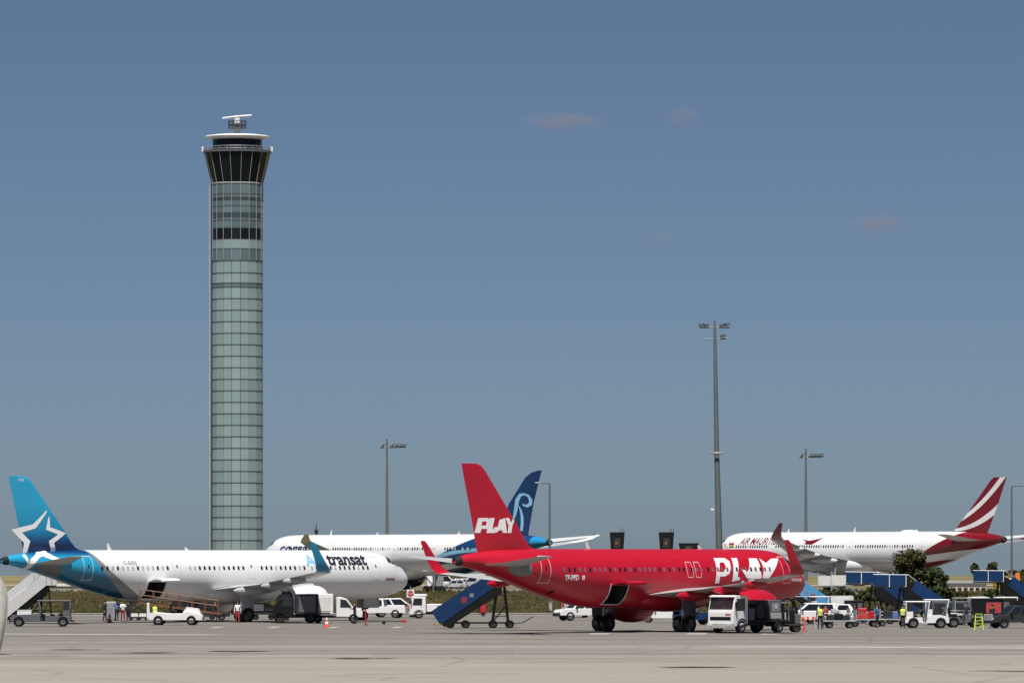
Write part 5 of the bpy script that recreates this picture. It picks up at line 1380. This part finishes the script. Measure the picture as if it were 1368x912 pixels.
for k, (px, lb) in enumerate(((180, 'left of a pair of white bins under the grey swoosh of the fuselage'), (191, 'right of a pair of white bins under the grey swoosh of the fuselage'))):
    t = thing('white_bin', lb, 'bin', spot(px, 828))
    bx('box', -.30, .30, -.3, .3, .28, .62, M['white'], t, .03); bx('frame', -.34, .34, -.34, .34, .2, .279, M['dgrey'], t, .01)
    bx('lid', -.32, .32, -.32, .32, .621, .67, M['black'], t, .01)
    for s in (-1, 1): wheel(t, s * .25, -.25, .11, .07)
t = thing('loading_platform', 'black scissor loading platform below the open hold of the white jet', 'platform', spot(184, 825))
bx('deck', -.9, .9, -.8, .8, 1.35, 1.5, M['black'], t, .02); bx('base', -.9, .9, -.8, .8, .3, .5, M['black'], t, .02)
for s in (-1, 1): MB().tube([(-.8, s * .7, .5), (.8, s * .7, 1.35)], .06, 6).tube([(.8, s * .66, .5), (-.8, s * .66, 1.35)], .06, 6).build('scissor_arm', M['dgrey'], t)
mirror_wheels(t, (-.6, .6), .7, .22, .14, 'dgrey')

def belt_loader(label, loc, rot):
    t = thing('belt_loader', label, 'belt loader', loc, rot)
    b = MB().prism([(-2.1, .38), (-2.15, .95), (-1.5, 1.02), (-.6, .92), (.5, .92), (.9, 1.12), (2.0, .88), (2.1, .72), (2.1, .38)], 'y', -.85, .85).build('body', M['white'], t); soft(b, .05)
    MB().prism([(.55, 1.0), (.85, 1.42), (1.75, 1.30), (1.95, .92)], 'y', -.55, .3).build('bonnet', M['white'], t)
    bx('windscreen', .45, .50, -.75, -.1, 1.12, 1.45, M['glass'], t)
    bx('seat', -.4, .1, -.75, -.2, .93, 1.2, M['black'], t, .05); bx('seat_back', -.45, -.33, -.75, -.2, 1.15, 1.65, M['black'], t, .04)
    bx('control_post', -2.25, -2.05, -.8, -.45, .5, 1.75, M['white'], t, .03)
    MB().prism([(-3.0, 1.85), (3.5, .95), (3.5, .80), (-3.0, 1.68)], 'y', .0, .82).build('conveyor', M['orange'], t)
    MB().prism([(-2.95, 1.88), (3.45, .98), (3.45, .958), (-2.95, 1.858)], 'y', .08, .74).build('belt', M['black'], t)
    for y in (.02, .80):
        for k in range(7):
            x = -2.9 + k * 1.02; z = 1.86 - (x + 3.0) * .138
            MB().tube([(x, y, z), (x, y, z + .95)], .035, 6).build('rail_post', M['orange'], t)
        for q in (.5, .93): MB().tube([(-2.9, y, 1.86 + q), (3.22, y, 1.0 + q)], .03, 6).build('guard_rail', M['orange'], t)
    mirror_wheels(t, (-1.35, 1.25), .78, .38, .24)
    for s in (-1, 1): bx('headlight', 2.09, 2.13, s * .55 - .1, s * .55 + .1, .62, .76, M['lamp'], t)
    MB().tube([(2.3, 0, .4), (3.1, 0, .38)], .05, 6).build('tow_bar', M['dgrey'], t)
    return t
belt_loader('white belt loader with rusty orange rails under the white jet', spot(236, 834.5), R(-4))
car('small dark utility car just right of the orange-railed belt loader', spot(275, 828), R(185), M['dgrey'], 'hatch')
person('person in white top and red trousers by the main wheels of the white jet', 317.5, 831.5, 'shirt', 'rshirt', pose=0, rot=R(-90))
person('person in pink-red top bending near the engine of the white jet', 343, 826, 'rshirt', 'navy', pose=2, rot=R(30), h=1.7)
t = thing('equipment_cabinet', 'tall pale grey service panel left of the dark lorry under the wing', 'cabinet', spot(378, 828))
bx('case', -.5, .5, -.35, .35, .35, 2.35, M['lgrey'], t, .04); bx('door', -.42, .42, -.37, -.352, .5, 2.2, M['steel'], t, .01)
mirror_wheels(t, (-.35, .35), .3, .17, .1, 'dgrey')
# dark catering lorry, then white box body with van cab
t = thing('catering_lorry', 'dark grey high-sided lorry parked under the white engine', 'truck', spot(396, 832), R(4))
bx('chassis', -2.1, 1.9, -.8, .8, .45, .72, M['black'], t, .03)
bx('cargo_body', -.1, 1.75, -1.0, 1.0, .73, 2.35, M['dgrey'], t, .04); bx('shutter', .15, 1.5, -1.03, -1.002, .9, 2.2, M['grey'], t, .01)
cb = MB().prism([(-1.95, .5), (-1.85, 1.35), (-1.35, 2.0), (-.25, 2.0), (-.25, .5)], 'y', -.95, .95).build('cab', M['black'], t); soft(cb, .06)
MB().prism([(-1.25, 1.35), (-1.05, 1.88), (-.4, 1.88), (-.4, 1.35)], 'y', -.97, -.952).build('side_window', M['glass'], t)
mirror_wheels(t, (-1.35, 1.1), .82, .42, .26, 'dgrey')
t = thing('box_van', 'white box van with plain square body facing right under the nose of the white jet', 'van', spot(444, 831.5), R(3))
bx('chassis', -2.0, 2.1, -.8, .8, .42, .62, M['dgrey'], t, .03)
bx('cargo_body', -2.1, .05, -1.0, 1.0, .70, 2.35, M['white'], t, .05)
bx('shutter', -1.9, -.15, -1.03, -1.002, .95, 2.1, M['dwhite'], t, .01); bx('side_stripe', -1.85, -.2, -1.034, -1.003, .76, .84, M['dgrey'], t)
cb = MB().prism([(.30, .48), (.30, 2.05), (.62, 2.12), (1.15, 1.95), (1.72, 1.22), (2.32, 1.05), (2.42, .8), (2.42, .45)], 'y', -.92, .92).build('cab', M['white'], t); soft(cb, .07, 3)
for s in (-1, 1):
    MB().prism([(.62, 1.25), (.62, 1.92), (1.08, 1.86), (1.55, 1.25)], 'y', s * .92 - .012, s * .92 + .012).build('side_window', M['glass'], t)
    bx('headlight', 2.36, 2.44, s * .68 - .16, s * .68 + .16, .78, .98, M['lamp'], t, .03)
MB().add([(1.19, -.8, 1.93), (1.19, .8, 1.93), (1.74, .84, 1.24), (1.74, -.84, 1.24), (1.16, -.8, 1.90), (1.16, .8, 1.90), (1.71, .84, 1.21), (1.71, -.84, 1.21)], [(0, 1, 2, 3), (4, 7, 6, 5), (0, 4, 5, 1), (1, 5, 6, 2), (2, 6, 7, 3), (3, 7, 4, 0)]).build('windscreen', M['glass'], t)
mirror_wheels(t, (-1.2, 1.7), .82, .38, .24)
cone('traffic cone standing before the white box van', 436.5, 837.5)
t = thing('marker_post', 'thin red marker post by the nose wheel of the white jet', 'post', spot(488.5, 834.5))
MB().tube([(0, 0, .06), (0, 0, 1.25)], .05, 8).build('pole', M['red'], t); bx('base', -.2, .2, -.2, .2, 0, .06, M['black'], t, .02)
bx('top', -.22, .22, -.05, .05, 1.25, 1.40, M['black'], t, .02)
t = thing('tow_bar', 'long thin tow bar lying on the apron before the white cars', 'tow bar', spot(506, 833.5), R(3))
MB().tube([(-1.9, 0, .22), (1.9, 0, .24)], .05, 6).build('bar', M['dgrey'], t); bx('hitch', 1.8, 2.2, -.12, .12, .15, .34, M['red'], t, .02)
mirror_wheels(t, (0.4,), .3, .14, .08, 'dgrey')

# --- white service cars between the two near jets
car('white pickup behind the nose wheel of the white jet', spot(506, 825), R(172), M['white'], 'pickup')
car('white SUV right of the white pickup, before the wide-body belly', spot(530, 824), R(8), M['white'], 'suv', 'dgrey')
t = cab_truck('white low-bodied service truck facing left, left of the blue wheeled stairs', spot(581, 825.5), R(184), L=5.6)
t.scale = (.80, .80, .72)
bx('service_body', -2.75, .95, -1.06, 1.06, .80, 1.75, M['white'], t, .05); bx('hatch', -1.2, -.2, 1.062, 1.08, .95, 1.55, M['dgrey'], t, .01); bx('roof_board', .9, 2.3, -.9, .9, 2.70, 2.95, M['white'], t, .03)
t = thing('stop_sign', 'red stop sign on white board above the white tow tractor', 'sign', (GX(548.5, 545.8), 545.8, 0))
MB().tube([(0, 0, 0), (0, 0, 2.6)], .05, 8).build('post', M['steel'], t)
dz = GZ(792.5, 545.8)
bx('board', -.36, .36, -.03, .02, dz - .36, dz + .36, M['white'], t, .01)
MB().prism([(.29 * math.cos(math.pi * (k + .5) / 4), dz + .29 * math.sin(math.pi * (k + .5) / 4)) for k in range(8)], 'y', -.045, -.031).build('octagon', M['red'], t)
cu = bpy.data.curves.new('lettering', 'FONT'); cu.body = 'STOP'; cu.size = .19; cu.align_x = 'CENTER'
o = bpy.data.objects.new('lettering', cu); COL.objects.link(o); dg = bpy.context.evaluated_depsgraph_get(); me = bpy.data.meshes.new_from_object(o.evaluated_get(dg)); bpy.data.objects.remove(o)
me.materials.append(m_lett); o = obj('lettering', me, t, (0, -.05, dz - .06)); o.rotation_euler = (R(90), 0, 0)
stairs('deep blue wheeled stairs behind the tail of the red jet', spot(588, 838.5), R(4), M['sblue'], 3.35, 4.35, 1.10, 1.5, drop=.75, emblem=(-1,))
t = thing('fire_extinguisher', 'red wheeled fire extinguisher near the dark legs of the blue stairs', 'extinguisher', spot(645.5, 822.5))
MB().loft([[(r * math.cos(2 * math.pi * k / 16), r * math.sin(2 * math.pi * k / 16), z) for k in range(16)] for r, z in ((.2, .2), (.27, .28), (.27, 1.0), (.2, 1.14), (.07, 1.2), (.07, 1.28))]).build('tank', M['red'], t, 40)
MB().tube([(-.3, .1, .2), (-.34, .1, 1.3), (-.1, .05, 1.32)], .03, 6).build('handle', M['black'], t)
mirror_wheels(t, (0,), .3, .18, .08, 'dgrey')
t = thing('ground_box', 'small grey junction post on the grass behind the red jet', 'post', (GX(735.5, 549), 549, ground_z(0, 549)))
bx('case', -.16, .16, -.12, .12, -.1, 1.0, M['lgrey'], t, .03); bx('cap', -.2, .2, -.16, .16, 1.001, 1.06, M['lgrey'], t, .02)

# --- under the red jet
car('small white tractor-like van with silver rear seen left of the red jet wheels', spot(781, 828.5), R(200), M['white'], 'pickup')
car('silver van parked on the road left of the red jet main wheels', spot(768, 824.5), R(85), M['lgrey'], 'van')
car('white hatchback between the main wheels of the red jet', spot(888, 831), R(175), M['white'], 'hatch')
t = tug('blue tractor behind the starboard main wheel of the red jet', spot(928, 834), R(20), M['blue'], L=3.2)
t = cab_truck('white-cabbed hydrant truck facing left beneath the red engine', (GX(1001, 410.5), 410.5, 0), R(230))
f = 3.3
bx('deck', -f, f - 1.9, -1.1, 1.1, .80, .90, M['dgrey'], t, .02)
bx('tool_locker', .7, 1.35, -1.05, 1.05, .91, 1.75, M['grey'], t, .04)
bx('hose_drum', -.6, .55, -.8, .8, .91, 2.05, M['black'], t, .2)
MB().tube([(-.05, -.95, 1.5), (-.05, .95, 1.5)], .52, 18).build('hose_reel', M['dgrey'], t, 40)
bx('meter_cabinet', -2.3, -.9, -1.08, 1.08, .91, 2.30, M['grey'], t, .04)
bx('meter_window', -2.05, -1.2, 1.082, 1.10, 1.5, 2.1, M['steel'], t, .02); bx('gauge', -1.75, -1.55, 1.102, 1.13, 1.7, 1.95, M['lamp'], t)
bx('cabinet_door', -2.2, -1.0, 1.082, 1.10, 1.0, 1.42, M['lgrey'], t, .01)
MB().tube([(-2.4, .6, 1.0), (-2.7, .6, 1.8), (-3.0, .5, 2.3), (-3.35, .4, 2.0), (-3.4, .4, .9)], .11, 8).build('hose', M['black'], t, 60)
for s in (-1, 1): MB().tube([(-3.25, s * 1.0, .9), (-3.25, s * 1.0, 2.1), (-2.4, s * 1.0, 2.1)], .05, 6).build('guard_frame', M['steel'], t)

t = thing('pump_trailer', 'dark pump trailer with curved hose right of the white-cabbed hydrant truck', 'trailer', (GX(1050, 414), 414, 0), R(8))
bx('deck', -1.1, 1.1, -.7, .7, .45, .6, M['dgrey'], t, .02); bx('pump_case', -.9, .5, -.55, .55, .601, 1.65, M['black'], t, .08); bx('valve_box', .55, 1.0, -.5, .5, .601, 1.3, M['grey'], t, .04)
MB().tube([(-.6, -.3, 1.6), (-.5, -.3, 2.2), (0, -.35, 2.45), (.5, -.35, 2.2), (.75, -.35, 1.3)], .10, 8).build('hose', M['black'], t, 60)
bx('gauge_panel', -.7, -.1, -.58, -.552, .9, 1.4, M['lgrey'], t, .01); MB().tube([(.95, -.55, .6), (.95, -.55, 1.9)], .04, 6).tube([(-1.0, -.6, .6), (-1.0, -.6, 1.9)], .04, 6).build('guard_frame', M['steel'], t)
mirror_wheels(t, (-.65, .65), .6, .3, .18, 'dgrey')
# --- right of the red jet
stairs('light blue wheeled stairs just behind the red jet nose', (GX(1108, 503), 503, 0), R(174), M['lblue'], 2.75, 3.4, 1.2, 1.5, drop=.6, emblem=(1,))
car('white car with dark windows beneath the light blue stairs', spot(1082, 833.5), R(188), M['white'], 'suv', 'lgrey')
car('white hatchback behind the person in yellow waistcoat', spot(1108, 830), R(186), M['white'], 'hatch')
person('person in bright yellow waistcoat standing right of the red jet nose', 1095.5, 840.5, 'navy', 'navy', pose=0, vest='vest', rot=R(100), h=1.82)
person('person in beige-red top just right of the yellow waistcoat', 1103, 838, 'rshirt', 'navy', pose=1, rot=R(-60))
t = thing('delineator_post', 'tall slim pink marker cone in front of the white car', 'cone', spot(1074.5, 843))
bx('base', -.24, .24, -.24, .24, 0, .05, M['red'], t, .02)
MB().tube([(0, 0, .05), (0, 0, 1.0)], [.09, .05], 10).build('stem', M['pinkcone'], t, 40); MB().tube([(0, 0, 1.001), (0, 0, 1.16)], [.05, .05], 10).build('tip', m_lett, t, 40)
def trestle(px, py, label):
    t = thing('red_barrier', label, 'barrier', spot(px, py), R(10))
    bx('board', -.6, .6, -.03, .03, .62, .85, M['pinkcone'], t, .01)
    for s in (-1, 1): MB().tube([(s * .5, -.25, 0), (s * .5, 0, .85)], .03, 6).tube([(s * .5, .25, 0), (s * .5, 0, .85)], .03, 6).build('leg', M['lgrey'], t)
    for s in (-.3, .1): bx('stripe', s, s + .2, -.035, -.031, .63, .84, m_lett, t)
trestle(1079, 838.5, 'red and white low barrier beside the slim pink marker')
cart('flat baggage cart with dark luggage just right of the yellow waistcoat', spot(1121, 838.5), R(3), 2.5)
cart('baggage cart loaded with red and pink suitcases', spot(1154, 836.5), R(5), 2.4)
cart('covered baggage cart left of the white tractor', spot(1192, 836), R(2), 2.6, None, True, False)
cart('baggage cart with bags behind the row of white tractors', spot(1290, 834), R(6), 3.4)
zd = .585
dc = DY(838.5)
for px, w, h, m, z, lb in ((1110, .6, .42, 'navy', zd, 'navy suitcase at left end of the flat cart'), (1120, .7, .5, 'black', zd, 'black suitcase mid way along the flat cart'), (1130, .6, .38, 'navy', zd, 'navy suitcase at right end of the flat cart'), (1115, .6, .3, 'lgrey', zd + .53, 'pale grey suitcase on top of the flat cart load')):
    suitcase(px, 0, z, lb, M[m], w, h, .6, 0, dc)
dc = DY(836.5)
for px, w, h, m, z, lb in ((1146, .5, .4, 'red', zd, 'red suitcase lying low at left of the red-loaded cart'), (1155, .62, .5, 'rshirt', zd, 'wine red suitcase in the middle of the red-loaded cart'), (1163.5, .45, .6, 'tail_light', zd, 'upright red suitcase at right of the red-loaded cart'), (1152, .7, .3, 'red', zd + .53, 'flat red suitcase on top of the red-loaded cart')):
    suitcase(px, 0, z, lb, M[m], w, h, .6, 0, dc)
dc = DY(836)
for px, w, h, m, z, lb in ((1186, .7, .6, 'navy', zd, 'navy suitcase on the covered cart'), (1196, .5, .42, 'bshirt', zd, 'blue suitcase on the covered cart'), (1203, .4, .7, 'black', zd, 'upright black suitcase on the covered cart')):
    suitcase(px, 0, z, lb, M[m], w, h, .6, 0, dc)
t = thing('freight_container', 'big white angled freight container standing behind the flat cart', 'container', spot(1124, 829))
MB().prism([(-.75, .5), (-.95, 2.1), (.95, 2.1), (1.0, 1.6), (.75, 1.15), (.75, .5)], 'y', -.75, .75).build('shell', M['dwhite'], t)
bx('door', -.62, .6, -.775, -.752, .65, 1.95, M['white'], t, .01); bx('base', -.8, .8, -.78, .78, .36, .499, M['steel'], t, .01)
bx('red_strip', -.6, .58, -.782, -.776, .70, .78, M['red'], t)
mirror_wheels(t, (-.55, .55), .55, .18, .12, 'dgrey')
t = thing('equipment_cabinet', 'dark ground power unit right of the white freight container', 'generator', spot(1141, 829.5))
bx('case', -.8, .8, -.6, .6, .4, 1.75, M['black'], t, .05); bx('grille', -.6, .1, -.625, -.602, .7, 1.5, M['dgrey'], t, .01); bx('control_panel', .25, .65, -.625, -.602, .9, 1.5, M['grey'], t, .01)
mirror_wheels(t, (-.5, .5), .5, .24, .14, 'dgrey')

# blue boarding stairs parked behind the carts
for (px, d, rise, rot, lb) in ((1130, 525, 2.95, 180, 'blue stairs with white posts, leftmost of the blue pair beside the tall tree'), (1167, 515, 2.75, 180, 'blue stairs with white posts, right one of the pair beside the tall tree'), (1300.5, 560, 3.0, 180, 'blue stairs with white posts standing alone near the right edge')):
    pl_ = 2.85; run = 3.5
    stairs(lb, (GX(px, d) + pl_ + run, d, 0), R(rot), M['blue'], rise, run, 0.95, pl_, drop=1.25, pfrac=.88, posts='white')
def white_steps(px, d, top, lb, w=1.9):
    t = thing('mobile_steps', lb, 'stairs', (GX(px, d), d, 0), 0)
    z = GZ(top, d); 
    bx('platform', -.9, .9, -.7, .7, z - 1.3, z - 1.2, M['steel'], t, .02)
    bx('front_panel', -.85, .85, -.74, -.70, z - 1.15, z, M['dwhite'], t, .02)
    for s in (-1, 1): MB().tube([(s * .86, -.7, 0), (s * .86, -.7, z + .45)], .05, 6).build('post', M['lgrey'], t)
    MB().prism([(.9, z - 1.25), (1.1, z - 1.2), (3.6, .1), (3.3, .1)], 'y', -.7, -.62).build('stringer', M['steel'], t)
    MB().prism([(.9, z - 1.25), (1.1, z - 1.2), (3.6, .1), (3.3, .1)], 'y', .62, .7).build('stringer', M['steel'], t)
    for k in range(9):
        u = (k + .5) / 9; bx('step', .95 + 2.4 * u, 1.2 + 2.4 * u, -.6, .6, (z - 1.2) * (1 - u), (z - 1.2) * (1 - u) + .04, M['steel'], t)
    mirror_wheels(t, (-.6, .6), .6, .2, .12, 'dgrey')
white_steps(1102, 690, 769, 'white-panelled mobile steps below the wide-body wing, left one')
white_steps(1120.5, 650, 768, 'white-panelled mobile steps below the wide-body wing, right one')

# row of white tractors and what stands near them
tug('white cab tractor with open doorway, foremost in the row at right', spot(1237, 838.5), R(3), M['white'], L=3.3)
tug('white tractor partly hidden behind the foremost white tractor', spot(1263, 834.5), R(2), M['white'], L=3.4)
t = cab_truck('white-cabbed lorry with dark body behind the row of white tractors', spot(1279, 831.5), R(6), L=5.8)
t.scale = (.86, .86, .80)
bx('cargo_body', -2.85, .85, -1.05, 1.05, .81, 2.2, M['grey'], t, .05); bx('shutter', -2.4, .4, -1.075, -1.052, .95, 2.0, M['dgrey'], t, .01)
t = tug('dark grey tractor parked right of the row of white tractors', spot(1287, 837.5), R(4), M['grey'], cab=False, L=2.9)
person('person in orange waistcoat sitting high near the lime ladder', 1302, 834, 'navy', 'navy', pose=2, vest='ovest', rot=R(-100), h=1.78)
person('person in dark clothes standing left of the orange waistcoat', 1291, 835, 'navy', 'navy', pose=0, rot=R(-80), h=1.78)
t = thing('step_ladder', 'lime green fibreglass step ladder right of the dark grey tractor', 'ladder', spot(1307.5, 841), R(0))
for s in (-1, 1):
    MB().tube([(s * .32 - .0, -.35, 0), (s * .22, 0, 1.15)], .035, 6).build('rail', M['lime'], t); MB().tube([(s * .30, .35, 0), (s * .22, .03, 1.15)], .03, 6).build('rear_rail', M['lime'], t)
for k in range(4):
    u = (k + 1) / 5; bx('rung', -.30 + .08 * u, .30 - .08 * u, -.35 * (1 - u) - .05, -.35 * (1 - u) + .03, 1.15 * u - .02, 1.15 * u + .02, M['lime'], t)
bx('top_tread', -.26, .26, -.10, .10, 1.151, 1.19, M['lime'], t, .01)
t = thing('baggage_container', 'dark luggage trailer with red load left of the truck at right edge', 'trailer', spot(1319, 834), R(3))
bx('deck', -1.3, 1.3, -.8, .8, .5, .62, M['dgrey'], t, .02); bx('curtain', -1.2, 1.2, -.76, .76, .621, 2.0, M['black'], t, .05)
bx('load_cover', -.2, 1.0, -.80, -.762, .9, 1.75, M['rshirt'], t, .02); bx('roof', -1.25, 1.25, -.8, .8, 2.001, 2.08, M['dgrey'], t, .02)
mirror_wheels(t, (-.8, .8), .65, .24, .14, 'dgrey')
t = thing('white_cabinet', 'white upright cabinet under the stairs near the right edge', 'cabinet', (GX(1347, 610), 610, 0))
bx('case', -.55, .55, -.5, .5, .1, 3.1, M['white'], t, .04); bx('door', -.45, .45, -.525, -.502, .3, 2.8, M['dwhite'], t, .01); bx('plinth', -.6, .6, -.55, .55, -.05, .099, M['dgrey'], t)
def loader(px, d, lb):
    t = thing('yellow_loader', lb, 'loader', (GX(px, d), d, ground_z(GX(px, d), d)))
    bx('base', -1.1, 1.1, -.7, .7, .4, .9, M['yellow'], t, .05); bx('cab', -.9, .2, -.6, .6, .901, 2.3, M['yellow'], t, .08); bx('cab_window', -.7, .05, -.63, -.602, 1.4, 2.1, M['glass'], t, .02)
    MB().tube([(.5, 0, .9), (.9, 0, 2.4), (1.4, 0, 2.0)], .12, 6).build('arm', M['yellow'], t); mirror_wheels(t, (-.7, .7), .65, .4, .26)
loader(1338, 660, 'yellow loader beneath the blue stairs at the right edge')
loader(1178, 700, 'yellow loader far behind the blue pair of stairs')
t = thing('signal_post', 'orange and red marker board at the right edge', 'sign', (GX(1359, 640), 640, 0))
bx('orange_board', -.2, .3, -.05, .05, 2.2, 3.6, M['ovest'], t, .02); bx('red_board', -.25, .3, -.05, .05, 1.2, 2.19, M['red'], t, .02)
for s in (-1, 1): MB().tube([(s * .25, .1, 0), (s * .25, .1, 3.4)], .05, 6).build('post', M['steel'], t)
t = car('dark grey pickup facing left, cut by the right edge', spot(1362, 838.5), R(198), M['dgrey'], 'pickup')
bx('grille_guard', 2.50, 2.58, -.8, .8, .55, 1.05, M['lgrey'], t, .03)
def dark_trailer(px, py, lb, L=2.4, h=1.5, rot=3, m='black', rails=False):
    t = thing('equipment_trailer', lb, 'trailer', spot(px, py), R(rot)); q = L / 2
    bx('deck', -q, q, -.7, .7, .45, .58, M['dgrey'], t, .02)
    if rails:
        for k in range(7): MB().tube([(-q + .1 + k * (L - .2) / 6, -.65, .58), (-q + .1 + k * (L - .2) / 6, -.65, h)], .03, 6).build('rail_post', M[m], t)
        for z in (h, (h + .58) / 2): MB().tube([(-q + .1, -.65, z), (q - .1, -.65, z)], .03, 6).build('guard_rail', M[m], t)
    else:
        o = MB().prism([(-q + .05, .581), (-q + .05, h), (q * .3, h), (q - .1, h * .75), (q - .05, .581)], 'y', -.62, .62).build('housing', M[m], t); soft(o, .05)
        bx('side_hatch', -q + .25, 0, -.645, -.622, .75, h - .2, M['grey'], t, .01); bx('vent', .15, q * .7, -.645, -.622, .75, h * .65, M['dgrey'], t, .01)
    MB().tube([(q, 0, .45), (q + .7, 0, .3)], .04, 6).build('tow_bar', M['dgrey'], t)
    mirror_wheels(t, (-q + .45, q - .45), .6, .25, .15, 'dgrey')
dark_trailer(1163, 831, 'black covered trailer behind the red-loaded cart', 2.0, 1.1)
dark_trailer(1178, 833, 'black railed trailer left of the covered cart', 2.2, 1.35, 2, 'black', True)
dark_trailer(1205, 830.5, 'black covered trailer behind the foremost white tractor', 2.0, 1.05)
dark_trailer(1347, 831.5, 'long black trailer behind the dark pickup at right edge', 3.6, 1.9)
dark_trailer(1072, 832.5, 'grey trailer under the nose of the red jet', 2.2, 1.1, 4, 'grey')
dark_trailer(300, 827.5, 'black covered trailer left of the main wheels under the white jet', 3.0, 1.7)
dark_trailer(352, 827.5, 'black covered trailer right of the main wheels under the white jet', 2.2, 1.5, 4)
dark_trailer(862, 826, 'black covered trailer far beneath the red jet belly', 2.6, 1.2)
for px, py, top, legs, pose, rot, vest, lb in ((1142, 837.5, 'navy', 'navy', 1, 200, None, 'person in dark clothes walking between the flat cart and the red-loaded cart'), (1172, 838, 'bshirt', 'navy', 2, 160, None, 'person in blue top at right end of the red-loaded cart'), (1206, 839, 'navy', 'navy', 0, -80, 'vest', 'person in yellow waistcoat at left of the foremost white tractor'), (1326, 838, 'navy', 'navy', 2, 120, None, 'person in dark clothes right of the lime ladder'), (287, 831, 'navy', 'navy', 1, 10, None, 'person in dark clothes walking right of the orange-railed belt loader'), (207, 834.5, 'navy', 'navy', 2, 60, 'vest', 'person in yellow waistcoat at left end of the belt loader'), (474, 833, 'navy', 'navy', 2, 170, None, 'person in dark clothes in front of the white box van cab'), (1062, 842, 'navy', 'navy', 2, 190, None, 'person in dark clothes right of the pump trailer')):
    person(lb, px, py, top, legs, pose=pose, rot=R(rot), vest=vest)
cart('high-sided baggage cart with roof left of the lime ladder', spot(1297, 832), R(4), 2.8, M['lgrey'], True, True)
cart('roofed baggage cart behind the white SUV under the light blue stairs', spot(1060, 829), R(4), 2.6, M['grey'], True, True)
tug('white tractor behind the long black trailer at right', spot(1333, 829.5), R(184), M['white'], L=3.2)
tug('white tractor left of the big white freight container', spot(1103, 828), R(2), M['white'], L=3.0)
# far cars on the other apron
for k, (px, d, kind, rot, lb) in enumerate(((590, 985, 'van', 8, 'white van far behind the wheeled stairs, nearest the far lamp'), (606, 980, 'hatch', 185, 'white car far behind the wheeled stairs, left of the shed'), (622, 985, 'suv', 5, 'white car far behind the wheeled stairs, under the shed roof'), (637, 982, 'van', 176, 'white van far behind the wheeled stairs, beside the red tail'))):
    car(lb, (GX(px, d), d, 0), R(rot), M['white'] if k % 2 == 0 else M['lgrey'], kind, group='far cars behind the stairs')
t = thing('street_lamp', 'short street lamp in front of the wide-body belly', 'street lamp', (GX(579, 700), 700, 0))
MB().tube([(0, 0, .5), (0, 0, GZ(763, 700)), (-.7, 0, GZ(762.5, 700))], [.12, .09, .06], 8).build('pole', m_pole, t); bx('lamp_head', -1.3, -.65, -.14, .14, GZ(763, 700), GZ(761.5, 700), M['lgrey'], t, .03)
